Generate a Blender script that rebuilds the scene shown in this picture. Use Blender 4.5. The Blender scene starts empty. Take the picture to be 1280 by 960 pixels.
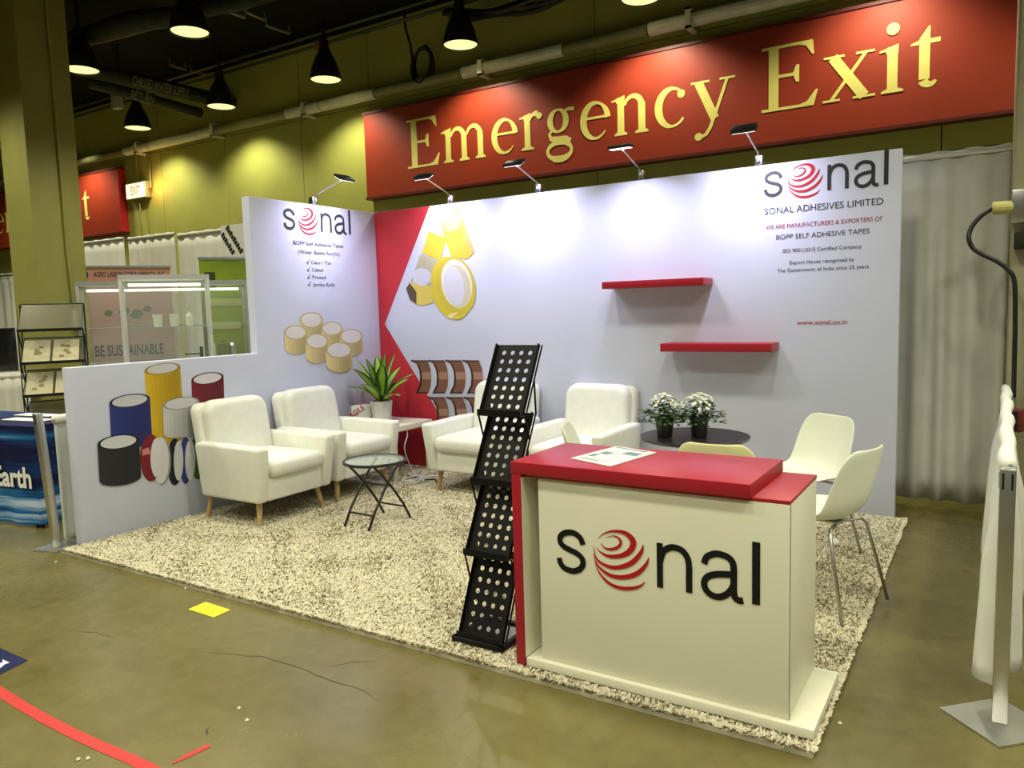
import bpy, bmesh, math, random
import numpy as np
from mathutils import Vector, Matrix, Euler

# ------------------------------------------------------------------ camera, world, light levels
scene = bpy.context.scene
COL = scene.collection
F_PX = 954.38
CAM = Vector((5.0477, -5.5952, 1.4847))
YAW, PITCH, ROLL = 0.5646, -0.0970, -0.0286
_f = Vector((-math.sin(YAW) * math.cos(PITCH), math.cos(YAW) * math.cos(PITCH), math.sin(PITCH)))
_r0 = _f.cross(Vector((0, 0, 1))).normalized()
_u0 = _r0.cross(_f)
_r = _r0 * math.cos(ROLL) + _u0 * math.sin(ROLL)
_u = -_r0 * math.sin(ROLL) + _u0 * math.cos(ROLL)
camd = bpy.data.cameras.new('camera')
camd.sensor_width = 36.0
camd.lens = 36.0 * F_PX / 1280.0
camd.clip_end = 200
cam = bpy.data.objects.new('camera', camd)
COL.objects.link(cam)
cam.matrix_world = Matrix(((_r.x, _u.x, -_f.x, CAM.x), (_r.y, _u.y, -_f.y, CAM.y), (_r.z, _u.z, -_f.z, CAM.z), (0, 0, 0, 1)))
scene.camera = cam

world = bpy.data.worlds.new('hall_air')
scene.world = world
world.use_nodes = True
world.node_tree.nodes['Background'].inputs[0].default_value = (0.9, 0.95, 0.62, 1)
world.node_tree.nodes['Background'].inputs[1].default_value = 0.04

vs = scene.view_settings
vs.view_transform = 'Standard'
vs.look = 'None'
vs.gamma = 1.0
vs.use_curve_mapping = False
vs.exposure = 0.12

HALL = (1.0, 0.97, 0.73)        # colour of the hall's high-bay lamps
LED = (0.79, 0.75, 1.0)         # colour of the booth's arm lamps
PENDANT_W = 140.0
ARM_W = 6.0
RUG_Z = 0.03

random.seed(7)
rng = np.random.default_rng(7)


def P(px, py, ax, val):
    """photo pixel -> the point of its ray on the plane coordinate[ax] = val"""
    d = _f + _r * ((px - 640) / F_PX) - _u * ((py - 480) / F_PX)
    t = (val - CAM[ax]) / d[ax]
    return CAM + d * t


# ------------------------------------------------------------------ materials
MATS = {}


def s2l(c):
    return tuple(((x / 255.0) / 12.92 if x <= 10 else ((x / 255.0 + 0.055) / 1.055) ** 2.4) for x in c)


def mat(name, col, rough=0.5, metal=0.0, var=0.06, scale=8.0, bump=0.0, bscale=60.0, spec=0.5, emit=None, estr=0.0, alpha=1.0, trans=0.0, coat=0.0):
    if name in MATS:
        return MATS[name]
    m = bpy.data.materials.new(name)
    m.use_nodes = True
    nt = m.node_tree
    b = nt.nodes['Principled BSDF']
    b.inputs['Roughness'].default_value = rough
    b.inputs['Metallic'].default_value = metal
    b.inputs['Specular IOR Level'].default_value = spec
    b.inputs['Transmission Weight'].default_value = trans
    b.inputs['Coat Weight'].default_value = coat
    b.inputs['Alpha'].default_value = alpha
    tc = nt.nodes.new('ShaderNodeTexCoord')
    nz = nt.nodes.new('ShaderNodeTexNoise')
    nz.inputs['Scale'].default_value = scale
    nz.inputs['Detail'].default_value = 4
    nt.links.new(tc.outputs['Object'], nz.inputs['Vector'])
    mr = nt.nodes.new('ShaderNodeMapRange')
    mr.inputs[1].default_value = 0.3
    mr.inputs[2].default_value = 0.7
    mr.inputs[3].default_value = 1 - var
    mr.inputs[4].default_value = 1 + var
    nt.links.new(nz.outputs[0], mr.inputs[0])
    mx = nt.nodes.new('ShaderNodeVectorMath')
    mx.operation = 'SCALE'
    mx.inputs[0].default_value = col[:3]
    nt.links.new(mr.outputs[0], mx.inputs['Scale'])
    nt.links.new(mx.outputs[0], b.inputs['Base Color'])
    if bump > 0:
        n2 = nt.nodes.new('ShaderNodeTexNoise')
        n2.inputs['Scale'].default_value = bscale
        n2.inputs['Detail'].default_value = 5
        nt.links.new(tc.outputs['Object'], n2.inputs['Vector'])
        bp = nt.nodes.new('ShaderNodeBump')
        bp.inputs['Strength'].default_value = bump
        bp.inputs['Distance'].default_value = 0.01
        nt.links.new(n2.outputs[0], bp.inputs['Height'])
        nt.links.new(bp.outputs[0], b.inputs['Normal'])
    if emit:
        b.inputs['Emission Color'].default_value = (*emit, 1)
        b.inputs['Emission Strength'].default_value = estr
    MATS[name] = m
    return m


def ink(rgb, rough=0.55):
    n = 'print_ink_%d_%d_%d' % tuple(rgb)
    return mat(n, s2l(rgb), rough=rough, var=0.02, spec=0.3)


M_PANEL = mat('booth_fabric', (0.60, 0.63, 0.80), 0.62, var=0.02, scale=2.5, bump=0.08, bscale=4, spec=0.25)
M_BEDGE = mat('booth_frame_edge', (0.58, 0.60, 0.72), 0.5, var=0.03)
M_RED = mat('red_laminate', (0.37, 0.011, 0.026), 0.38, var=0.04, spec=0.5)
M_WHITELAM = mat('white_laminate', (0.76, 0.75, 0.60), 0.4, var=0.02, scale=3)
M_LEATHER = mat('white_leatherette', (0.80, 0.81, 0.74), 0.42, var=0.03, scale=14, bump=0.12, bscale=90)
M_OAK = mat('pale_wood', (0.50, 0.33, 0.14), 0.5, var=0.15, scale=30)
M_BLACK = mat('black_metal', (0.012, 0.012, 0.012), 0.4, var=0.2, spec=0.4)
M_BLACKTOP = mat('black_laminate', (0.014, 0.014, 0.015), 0.35, var=0.1)
M_CHROME = mat('steel_tube', (0.50, 0.50, 0.48), 0.28, metal=1.0, var=0.05)
M_ALU = mat('aluminium', (0.62, 0.62, 0.60), 0.35, metal=1.0, var=0.05)
M_SHELL = mat('white_plastic_shell', (0.80, 0.83, 0.70), 0.38, var=0.02)
M_CREAM = mat('cream_plastic_shell', (0.78, 0.76, 0.42), 0.4, var=0.02)
M_GLASS = mat('clear_glass', (0.75, 0.86, 0.82), 0.04, var=0.01, alpha=0.30, spec=0.8)
M_CASEGLASS = mat('showcase_glass', (0.72, 0.82, 0.78), 0.04, var=0.01, alpha=0.045, spec=0.6)
M_POT = mat('white_ceramic', (0.72, 0.72, 0.70), 0.35, var=0.03)
M_SOIL = mat('dark_soil', (0.03, 0.022, 0.015), 0.9, var=0.3, scale=60)
M_LEAFD = mat('leaf_dark_green', (0.022, 0.085, 0.012), 0.4, var=0.2, scale=20)
M_LEAFL = mat('leaf_lime_stripe', (0.30, 0.48, 0.035), 0.4, var=0.2, scale=20)
M_LEAFM = mat('leaf_mid_green', (0.05, 0.11, 0.022), 0.5, var=0.3, scale=25)
M_PETAL = mat('white_petal', (0.78, 0.80, 0.66), 0.6, var=0.08, scale=40)
M_DRAPE = mat('white_drape_cloth', (0.66, 0.66, 0.60), 0.75, var=0.05, scale=5, bump=0.1, bscale=40, spec=0.15)
M_HALLWALL = mat('olive_block_paint', (0.36, 0.355, 0.082), 0.6, var=0.06, scale=2.0, bump=0.06, bscale=25, spec=0.2)
M_HALLBACK = mat('olive_joint_paint', (0.10, 0.095, 0.035), 0.8, var=0.1)
M_COLUMN = mat('olive_column_paint', (0.30, 0.285, 0.075), 0.55, var=0.06, scale=3, bump=0.05, bscale=30)
M_CEIL = mat('black_ceiling_paint', (0.008, 0.008, 0.007), 0.8, var=0.3, spec=0.1)
M_DUCT = mat('dark_duct_paint', (0.025, 0.025, 0.018), 0.6, var=0.3, spec=0.2)
M_PIPE = mat('white_pipe_wrap', (0.68, 0.67, 0.52), 0.5, var=0.08)
M_PIPE2 = mat('olive_pipe_paint', (0.24, 0.23, 0.09), 0.5, var=0.08)
M_SIGN = mat('red_sign_paint', (0.31, 0.036, 0.013), 0.42, var=0.06, scale=1.5)
M_SIGNEDGE = mat('red_sign_edge', (0.45, 0.012, 0.015), 0.5)
M_LETTER = mat('yellow_letter_paint', (0.78, 0.68, 0.17), 0.5, var=0.08, scale=4)
M_PAPER = mat('white_paper', (0.80, 0.80, 0.74), 0.6, var=0.02)
M_RUBBER = mat('black_rubber', (0.010, 0.010, 0.010), 0.5, var=0.2)
M_RUBBERW = mat('white_rubber', (0.7, 0.7, 0.68), 0.5, var=0.05)
M_LAMPGLOW = mat('lamp_diffuser', (0.9, 0.9, 0.6), 0.5, emit=(1.0, 1.0, 0.42), estr=0.95)
M_LEDPANEL = mat('led_panel', (0.9, 0.9, 0.9), 0.5, emit=(0.95, 0.95, 1.0), estr=3.0)


# ------------------------------------------------------------------ mesh helpers
class MB:
    def __init__(self):
        self.v, self.f, self.mi = [], [], []

    def add(self, verts, faces, mi=0):
        o = len(self.v)
        self.v += [tuple(x) for x in verts]
        self.f += [tuple(o + i for i in f) for f in faces]
        self.mi += [mi] * len(faces)
        return self

    def box(self, lo, hi, mi=0, M=None):
        x0, y0, z0 = lo
        x1, y1, z1 = hi
        vs_ = [Vector(p) for p in ((x0, y0, z0), (x1, y0, z0), (x1, y1, z0), (x0, y1, z0), (x0, y0, z1), (x1, y0, z1), (x1, y1, z1), (x0, y1, z1))]
        if M is not None:
            vs_ = [M @ v for v in vs_]
        return self.add(vs_, [(3, 2, 1, 0), (4, 5, 6, 7), (0, 1, 5, 4), (1, 2, 6, 5), (2, 3, 7, 6), (3, 0, 4, 7)], mi)

    def tube(self, pts, r, n=10, mi=0, closed=False):
        pts = [Vector(p) for p in pts]
        rs = r if isinstance(r, (list, tuple)) else [r] * len(pts)
        rings = []
        N = len(pts)
        ref = None
        for i, p in enumerate(pts):
            a = pts[(i - 1) % N] if (closed or i > 0) else pts[i]
            b = pts[(i + 1) % N] if (closed or i < N - 1) else pts[i]
            t = (b - a).normalized()
            if ref is None:
                ref = Vector((0, 0, 1)) if abs(t.z) < 0.9 else Vector((1, 0, 0))
            s = t.cross(ref)
            if s.length < 1e-4:
                s = t.orthogonal()
            s.normalize()
            u = s.cross(t).normalized()
            ref = u
            rings.append([p + (s * math.cos(2 * math.pi * k / n) + u * math.sin(2 * math.pi * k / n)) * rs[i] for k in range(n)])
        vs_ = [v for rg in rings for v in rg]
        fs = []
        for i in range(N if closed else N - 1):
            j = (i + 1) % N
            for k in range(n):
                k2 = (k + 1) % n
                fs.append((i * n + k, i * n + k2, j * n + k2, j * n + k))
        if not closed:
            fs.append(tuple(range(n - 1, -1, -1)))
            fs.append(tuple((N - 1) * n + k for k in range(n)))
        return self.add(vs_, fs, mi)

    def lathe(self, prof, c=(0, 0, 0), n=28, mi=0, cap=True):
        vs_, fs = [], []
        for (r, z) in prof:
            for k in range(n):
                a = 2 * math.pi * k / n
                vs_.append((c[0] + r * math.cos(a), c[1] + r * math.sin(a), c[2] + z))
        m = len(prof)
        for i in range(m - 1):
            for k in range(n):
                k2 = (k + 1) % n
                fs.append((i * n + k, i * n + k2, (i + 1) * n + k2, (i + 1) * n + k))
        if cap:
            fs.append(tuple(range(n - 1, -1, -1)))
            fs.append(tuple((m - 1) * n + k for k in range(n)))
        return self.add(vs_, fs, mi)

    def prism(self, poly, axis, a, b, mi=0):
        """poly: 2-D outline; axis 0: (y,z), 1: (x,z), 2: (x,y); extruded from a to b"""
        def mk(p, w):
            return (w, p[0], p[1]) if axis == 0 else ((p[0], w, p[1]) if axis == 1 else (p[0], p[1], w))
        n = len(poly)
        vs_ = [mk(p, a) for p in poly] + [mk(p, b) for p in poly]
        fs = [tuple(range(n)), tuple(range(2 * n - 1, n - 1, -1))]
        for i in range(n):
            j = (i + 1) % n
            fs.append((i, n + i, n + j, j))
        return self.add(vs_, fs, mi)

    def build(self, name, mats, parent=None, smooth=False, bevel=0.0, seg=2, subsurf=0, solid=0.0):
        me = bpy.data.meshes.new(name)
        me.from_pydata(self.v, [], self.f)
        if not isinstance(mats, (list, tuple)):
            mats = [mats]
        for m in mats:
            me.materials.append(m)
        if len(mats) > 1:
            me.polygons.foreach_set('material_index', self.mi)
        bm = bmesh.new()
        bm.from_mesh(me)
        bmesh.ops.recalc_face_normals(bm, faces=bm.faces)
        if bevel > 0:
            bmesh.ops.remove_doubles(bm, verts=bm.verts, dist=1e-5)
            es = [e for e in bm.edges if len(e.link_faces) == 2 and e.calc_face_angle(0) > 0.5]
            bmesh.ops.bevel(bm, geom=es, offset=bevel, segments=seg, profile=0.5, affect='EDGES', clamp_overlap=True)
        bm.to_mesh(me)
        bm.free()
        if smooth or bevel > 0:
            me.shade_smooth()
            if not smooth:
                try:
                    me.set_sharp_from_angle(angle=math.radians(40))
                except Exception:
                    pass
        ob = bpy.data.objects.new(name, me)
        COL.objects.link(ob)
        if parent:
            ob.parent = parent
        if solid:
            md = ob.modifiers.new('solid', 'SOLIDIFY')
            md.thickness = solid
            md.offset = 0
        if subsurf:
            md = ob.modifiers.new('sub', 'SUBSURF')
            md.levels = md.render_levels = subsurf
        return ob


def tag(o, label=None, cat=None, group=None, kind=None):
    if label:
        o['label'] = label
    if cat:
        o['category'] = cat
    if group:
        o['group'] = group
    if kind:
        o['kind'] = kind
    return o


def thing(name, label, cat, loc=(0, 0, 0), rz=0.0, group=None):
    o = bpy.data.objects.new(name, None)
    o.empty_display_size = 0.1
    COL.objects.link(o)
    o.location = loc
    o.rotation_euler = (0, 0, rz)
    return tag(o, label, cat, group)


def copy_tree(o, parent=None):
    c = o.copy()
    COL.objects.link(c)
    c.parent = parent
    for ch in list(o.children):
        copy_tree(ch, c)
    return c


def dup(o, label, loc, rz):
    c = copy_tree(o)
    c.location = loc
    c.rotation_euler = (0, 0, rz)
    c['label'] = label
    return c


def structure(o, label=None):
    o['kind'] = 'structure'
    if label:
        o['label'] = label
    return o


# ------------------------------------------------------------------ lettering
_tc = {}


def text_geo(s, fat=0.0):
    k = (s, fat)
    if k not in _tc:
        cu = bpy.data.curves.new('lettering', 'FONT')
        cu.body = s
        cu.size = 1.0
        cu.offset = fat
        cu.resolution_u = 4
        ob = bpy.data.objects.new('lettering', cu)
        COL.objects.link(ob)
        dg = bpy.context.evaluated_depsgraph_get()
        me = bpy.data.meshes.new_from_object(ob.evaluated_get(dg))
        v = [(a.co.x, a.co.y) for a in me.vertices]
        f = [tuple(p.vertices) for p in me.polygons]
        bpy.data.objects.remove(ob)
        bpy.data.curves.remove(cu)
        bpy.data.meshes.remove(me)
        xs = [a[0] for a in v]
        ys = [a[1] for a in v]
        _tc[k] = (v, f, min(xs), max(xs), min(ys), max(ys))
    return _tc[k]


def put_text(mb, s, O, U, V, x0, x1, y0, h=None, fat=0.0, mi=0, fit=None, shear=0.0, off=0.0):
    """lettering on the plane O+U*x+V*y between x0 and x1, baseline y0; fit=(ya,yb) stretches the glyph box"""
    v, f, a, b, c, d = text_geo(s, fat)
    sx = (x1 - x0) / (b - a)
    N = U.cross(V).normalized() * off
    out = []
    for (x, y) in v:
        X = x0 + (x - a) * sx
        if fit:
            Y = fit[0] + (y - c) / (d - c) * (fit[1] - fit[0])
        else:
            Y = y0 + y * (h / 0.72 if h else sx)
        out.append(O + U * (X + shear * (Y - y0)) + V * Y + N)
    mb.add(out, f, mi)


def globe(mb, O, U, V, cx, cy, R, mi=0, off=0.0):
    """swirl globe: tapering bands that follow the latitudes of a tilted sphere"""
    N = U.cross(V).normalized() * off
    bands = (((362, 340, 2), (372, 354, 4), (394, 358, 8), (414, 350, 9), (420, 337, 7), (412, 324, 5), (395, 319, 3), (376, 324, 1)),
             ((352, 326, 1), (372, 311, 4), (402, 305, 7), (436, 313, 12), (456, 338, 17), (446, 364, 17), (418, 378, 13), (382, 378, 9), (354, 362, 3), (348, 350, 1)),
             ((338, 346, 1), (346, 384, 5), (374, 406, 9), (410, 412, 12), (450, 399, 15), (477, 370, 11), (485, 346, 2)),
             ((337, 372, 1), (351, 407, 5), (385, 434, 10), (425, 441, 13), (465, 430, 14), (491, 405, 10), (500, 383, 2)),
             ((341, 394, 1), (354, 427, 4), (381, 457, 8), (415, 472, 10), (450, 473, 10), (475, 466, 7), (490, 452, 1)))
    for j, bd in enumerate(bands):
        sp = spline([Vector(p_) for p_ in bd], 6)
        vs_ = []
        for i, q_ in enumerate(sp):
            t_ = sp[min(i + 1, len(sp) - 1)] - sp[max(i - 1, 0)]
            l_ = math.hypot(t_.x, t_.y) or 1
            for sg_ in (-1, 1):
                x_ = (q_.x - t_.y / l_ * q_.z / 2 * sg_ - 418) / 83
                y_ = (390 - (q_.y + t_.x / l_ * q_.z / 2 * sg_)) / 88 + .16 * x_
                vs_.append(O + U * (cx + R * x_) + V * (cy + R * y_) + N * (1 + .05 * j))
        mb.add(vs_, [(2 * i, 2 * i + 1, 2 * i + 3, 2 * i + 2) for i in range(len(sp) - 1)], mi)


LOGO_GLYPHS = [
    (0, [[(.118, .116), (.108, .140), (.086, .155), (.064, .158), (.038, .152), (.019, .134), (.019, .112), (.036, .096), (.064, .086), (.092, .077), (.112, .062), (.117, .040), (.104, .018), (.080, .005), (.062, .004), (.036, .009), (.018, .026), (.012, .048)]]),
    (.42, [[(.012, 0), (.012, .085), (.012, .168)], [(.014, .100), (.024, .135), (.046, .154), (.070, .159), (.098, .151), (.116, .128), (.122, .098), (.122, .05), (.122, 0)]]),
    (.583, [[(.014, .116), (.024, .142), (.050, .157), (.072, .159), (.100, .152), (.116, .134), (.119, .108), (.119, .065), (.119, .035), (.124, .012), (.138, .004), (.152, .006)], [(.119, .092), (.090, .090), (.055, .084), (.026, .070), (.014, .045), (.024, .018), (.050, .004), (.078, .008), (.104, .028), (.119, .055)]]),
    (.765, [[(.0135, 0), (.0135, .11), (.0135, .22)]]),
]


def spline(p, k=5):
    out = []
    n = len(p)
    for i in range(n - 1):
        p0, p1, p2, p3 = (Vector(p[max(i - 1, 0)]), Vector(p[i]), Vector(p[i + 1]), Vector(p[min(i + 2, n - 1)]))
        for j in range(k):
            t = j / k
            out.append(.5 * ((2 * p1) + (p2 - p0) * t + (2 * p0 - 5 * p1 + 4 * p2 - p3) * t * t + (3 * p1 - p0 - 3 * p2 + p3) * t ** 3))
    out.append(Vector(p[-1]))
    return out


def ribbon(mb, pts, w, M):
    n = len(pts)
    vs_ = []
    for i, q in enumerate(pts):
        t = (pts[min(i + 1, n - 1)] - pts[max(i - 1, 0)]).normalized() * (w / 2)
        vs_ += [M(q.x - t.y, q.y + t.x), M(q.x + t.y, q.y - t.x)]
    mb.add(vs_, [(2 * i, 2 * i + 1, 2 * i + 3, 2 * i + 2) for i in range(n - 1)])


def logo(parent, O, U, V, x0, y0, off=0.003, dark=(52, 54, 60), red=(190, 34, 48), ks=1.0):
    o = None
    for k, (dx_, lines) in enumerate(LOGO_GLYPHS):
        mb = MB()
        for j, ln_ in enumerate(lines):
            N_ = U.cross(V).normalized() * (off + .0002 * j)
            ribbon(mb, spline(ln_), .0235 if dx_ < .76 else .027, lambda a_, b_: O + U * (x0 + (dx_ + a_) * ks) + V * (y0 + b_ * ks) + N_)
        o = mb.build('letter', ink(dark), parent)
    mb = MB()
    globe(mb, O, U, V, x0 + .275 * ks, y0 + .080 * ks, .116 * ks, off=off)
    g = mb.build('globe_emblem', ink(red), parent)
    g['label'] = 'red swirl globe emblem between dark letters'
    return o


class Print:
    """flat printed artwork on one wall: polygons given in photo pixels, each layer a hair above the last"""

    def __init__(self, ax, val, sgn, zoom=None):
        self.ax, self.val, self.sgn, self.zoom = ax, val, sgn, zoom
        self.mb, self.cols, self.k = MB(), [], 0

    def pt(self, p):
        if self.zoom:
            ox, oy, s = self.zoom
            p = (ox + p[0] / s, oy + p[1] / s)
        q = P(p[0], p[1], self.ax, self.val)
        q[self.ax] += self.sgn * (0.0030 + 0.00025 * self.k)
        return q

    def poly(self, pts, rgb):
        rgb = tuple(int(max(0, min(255, c))) for c in rgb)
        if rgb not in self.cols:
            self.cols.append(rgb)
        self.mb.add([self.pt(p) for p in pts], [tuple(range(len(pts)))], self.cols.index(rgb))
        self.k += 1

    def ell(self, cx, cy, rx, ry, rgb, rot=0.0, a0=0, a1=360, n=32):
        self.poly(self.epts(cx, cy, rx, ry, rot, a0, a1, n), rgb)

    @staticmethod
    def epts(cx, cy, rx, ry, rot=0.0, a0=0, a1=360, n=32):
        c, s = math.cos(math.radians(rot)), math.sin(math.radians(rot))
        out = []
        full = abs(a1 - a0) >= 360
        for i in range(n + (0 if full else 1)):
            a = math.radians(a0 + (a1 - a0) * i / n)
            x, y = rx * math.cos(a), ry * math.sin(a)
            out.append((cx + x * c - y * s, cy + x * s + y * c))
        return out

    def roll(self, cx, cy, rx, ry, dx, dy, rgb, inner=(222, 222, 226), rim=None, rot=-8, wall=0.86):
        """upright tape roll: body in strips of printed shade, rim and core"""
        top = self.epts(cx, cy, rx, ry, rot, 180, 0, 12)
        prof = [1.04, 1.02, 1.0, .97, .93, .9, .86, .82, .8, .8, .84, .9]
        k0 = self.k
        for i in range(12):
            p, q = top[i], top[i + 1]
            self.k = k0
            self.poly([p, q, (q[0] + dx, q[1] + dy), (p[0] + dx, p[1] + dy)], tuple(c * prof[i] for c in rgb))
        # under the strips the front half of the bottom ellipse is part of each strip (arc from left to right below)
        self.ell(cx, cy, rx, ry, rim or tuple(c * .6 for c in rgb), rot)
        self.ell(cx, cy, rx * wall, ry * wall, inner, rot)

    def build(self, name, parent, label):
        o = self.mb.build(name, [ink(c) for c in self.cols], parent)
        o['label'] = label
        return o


# ================================================================== THE HALL
Yw = 2.4
# polished concrete floor
mf = bpy.data.materials.new('polished_concrete')
mf.use_nodes = True
nt = mf.node_tree
b = nt.nodes['Principled BSDF']
tcn = nt.nodes.new('ShaderNodeTexCoord')
n1 = nt.nodes.new('ShaderNodeTexNoise'); n1.inputs['Scale'].default_value = 0.9; n1.inputs['Detail'].default_value = 7; n1.inputs['Roughness'].default_value = 0.62
n2 = nt.nodes.new('ShaderNodeTexNoise'); n2.inputs['Scale'].default_value = 14; n2.inputs['Detail'].default_value = 6
cr = nt.nodes.new('ShaderNodeValToRGB')
cr.color_ramp.elements[0].position = 0.30; cr.color_ramp.elements[0].color = (0.088, 0.073, 0.019, 1)
cr.color_ramp.elements[1].position = 0.72; cr.color_ramp.elements[1].color = (0.190, 0.163, 0.060, 1)
mxn = nt.nodes.new('ShaderNodeMix'); mxn.data_type = 'FLOAT'; mxn.inputs[0].default_value = 0.25
nt.links.new(tcn.outputs['Object'], n1.inputs['Vector']); nt.links.new(tcn.outputs['Object'], n2.inputs['Vector'])
nt.links.new(n1.outputs[0], mxn.inputs[2]); nt.links.new(n2.outputs[0], mxn.inputs[3])
nt.links.new(mxn.outputs[0], cr.inputs[0]); nt.links.new(cr.outputs[0], b.inputs['Base Color'])
rr = nt.nodes.new('ShaderNodeMapRange'); rr.inputs[3].default_value = 0.17; rr.inputs[4].default_value = 0.36
nt.links.new(n1.outputs[0], rr.inputs[0]); nt.links.new(rr.outputs[0], b.inputs['Roughness'])
bp = nt.nodes.new('ShaderNodeBump'); bp.inputs['Strength'].default_value = 0.06; bp.inputs['Distance'].default_value = 0.01
nt.links.new(n2.outputs[0], bp.inputs['Height']); nt.links.new(bp.outputs[0], b.inputs['Normal'])
floor = structure(MB().box((-17, -14, -0.1), (11, Yw + 0.2, 0)).build('floor', mf), 'polished olive brown concrete hall floor')

M_CRACK = mat('crack_line', (0.045, 0.038, 0.018), 0.8)


def crack(px, w):
    pts = [P(x, y, 2, 0.0) for x, y in px]
    out, n = [], 7
    for i in range(len(pts) - 1):
        for k in range(n):
            t = k / n
            q = pts[i].lerp(pts[i + 1], t)
            out.append(q + Vector((random.uniform(-1, 1), random.uniform(-1, 1), 0)) * 0.007)
    out.append(pts[-1])
    mb = MB()
    vs_ = []
    for i, q in enumerate(out):
        t = (out[min(i + 1, len(out) - 1)] - out[max(i - 1, 0)]).normalized()
        nrm = Vector((-t.y, t.x, 0)) * w * (0.4 + 0.6 * random.random()) * math.sin(math.pi * (i + .5) / (len(out)))
        vs_ += [(q + nrm).to_tuple()[:2] + (0.0008,), (q - nrm).to_tuple()[:2] + (0.0008,)]
    mb.add(vs_, [(2 * i, 2 * i + 1, 2 * i + 3, 2 * i + 2) for i in range(len(out) - 1)])
    mb.build('crack', M_CRACK, floor)


crack([(245, 814), (290, 818), (330, 821), (375, 835), (410, 850), (450, 862), (480, 880)], 0.004)
crack([(92, 788), (120, 791), (148, 798)], 0.003)
crack([(255, 920), (264, 908)], 0.004)
crack([(405, 835), (440, 828), (470, 826)], 0.003)

# ceiling and hall wall
structure(MB().box((-17, -14, 5.3), (11, Yw + 0.2, 5.4)).build('ceiling', M_CEIL), 'black painted hall ceiling')
hallwall = structure(MB().box((-17, Yw + 0.02, 0), (11, Yw + 0.2, 5.3)).build('wall_back', M_HALLBACK), 'olive painted hall wall behind the booths')
xs = [-17, -13.5, -10.0, -6.86, -5.2, -3.49, -2.16, 1.2, 4.6, 8.0, 11]
for i in range(len(xs) - 1):
    for z0, z1 in ((0.0, 1.38), (1.39, 2.78), (2.79, 4.28), (4.29, 5.3)):
        MB().box((xs[i] + .006, Yw, z0), (xs[i + 1] - .006, Yw + 0.03, z1)).build('wall_panel', M_HALLWALL, hallwall)
wside = structure(MB().box((-17.2, -14, 0), (-17, Yw + 0.2, 5.3)).build('wall_left', M_HALLWALL), 'far olive hall wall')

# columns
c1 = thing('column', 'broad olive painted square column beside the literature rack at the far left', 'column', (-4.26, -0.87, 0))
MB().box((-.28, -.28, 0), (.28, .28, 5.3)).build('shaft', M_COLUMN, c1, bevel=.02)
mb = MB(); mb.tube([(.30, .06, 5.2), (.30, .06, 2.3), (.30, .09, 1.5)], .016, 8); mb.build('conduit', M_COLUMN, c1)
mb = MB(); mb.box((.28, .05, 1.40), (.33, .17, 1.62)); mb.build('switch_box', M_PIPE, c1, bevel=.006)
c1['kind'] = 'structure'; del c1['category']
c1.name = 'trim_1'
c2 = thing('trim_2', 'pale column at the right edge carrying the power outlet', None, (5.42, 0.50, 0))
MB().box((-.30, -.32, 0), (.45, .40, 5.3)).build('shaft', mat('beige_column_paint', (.40, .38, .24), .6), c2, bevel=.02)
c2['kind'] = 'structure'

# ------------------------------------------------------------------ EMERGENCY EXIT signs (hand-drawn serif letters)


def stroke(mb, pts, ws, M):
    n = len(pts)
    vs_ = []
    for i, (x, y) in enumerate(pts):
        a, b_ = pts[max(i - 1, 0)], pts[min(i + 1, n - 1)]
        tx, ty = b_[0] - a[0], b_[1] - a[1]
        l = math.hypot(tx, ty) or 1
        w = (ws[i] if isinstance(ws, (list, tuple)) else ws) / 2
        vs_ += [M(x - ty / l * w, y + tx / l * w), M(x + ty / l * w, y - tx / l * w)]
    _lay[0] += 1
    o_ = Vector((0, -.00015 * (_lay[0] % 30), 0))
    mb.add([Vector(v) + o_ for v in vs_], [(2 * i, 2 * i + 1, 2 * i + 3, 2 * i + 2) for i in range(n - 1)])


_lay = [0]


def poly(mb, pts, M):
    _lay[0] += 1
    o_ = Vector((0, -.00015 * (_lay[0] % 30), 0))
    mb.add([Vector(M(*p)) + o_ for p in pts], [tuple(range(len(pts)))])


def arc(cx, cy, rx, ry, a0, a1, n=24):
    return [(cx + rx * math.cos(math.radians(a0 + (a1 - a0) * i / n)), cy + ry * math.sin(math.radians(a0 + (a1 - a0) * i / n))) for i in range(n + 1)]


def bowlw(a0, a1, thick, thin, n=24):
    return [thin + (thick - thin) * abs(math.cos(math.radians(a0 + (a1 - a0) * i / n))) ** 1.3 for i in range(n + 1)]


T, H_ = 0.155, 0.045      # stem and hairline
XH = 0.68


def rect(mb, x0, y0, x1, y1, M):
    poly(mb, [(x0, y0), (x1, y0), (x1, y1), (x0, y1)], M)


def serif(mb, cx, y, M, w=.15, up=True):
    s = 1 if up else -1
    poly(mb, [(cx - w, y), (cx + w, y), (cx + w, y + s * .03), (cx + T / 2, y + s * .06), (cx - T / 2, y + s * .06), (cx - w, y + s * .03)], M)


def flag(mb, cx, y, M):
    poly(mb, [(cx - T / 2 - .10, y - .06), (cx + T / 2, y + .01), (cx + T / 2, y - .12), (cx - T / 2, y - .12), (cx - T / 2 - .02, y - .08), (cx - T / 2 - .1, y - .09)], M)


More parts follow.
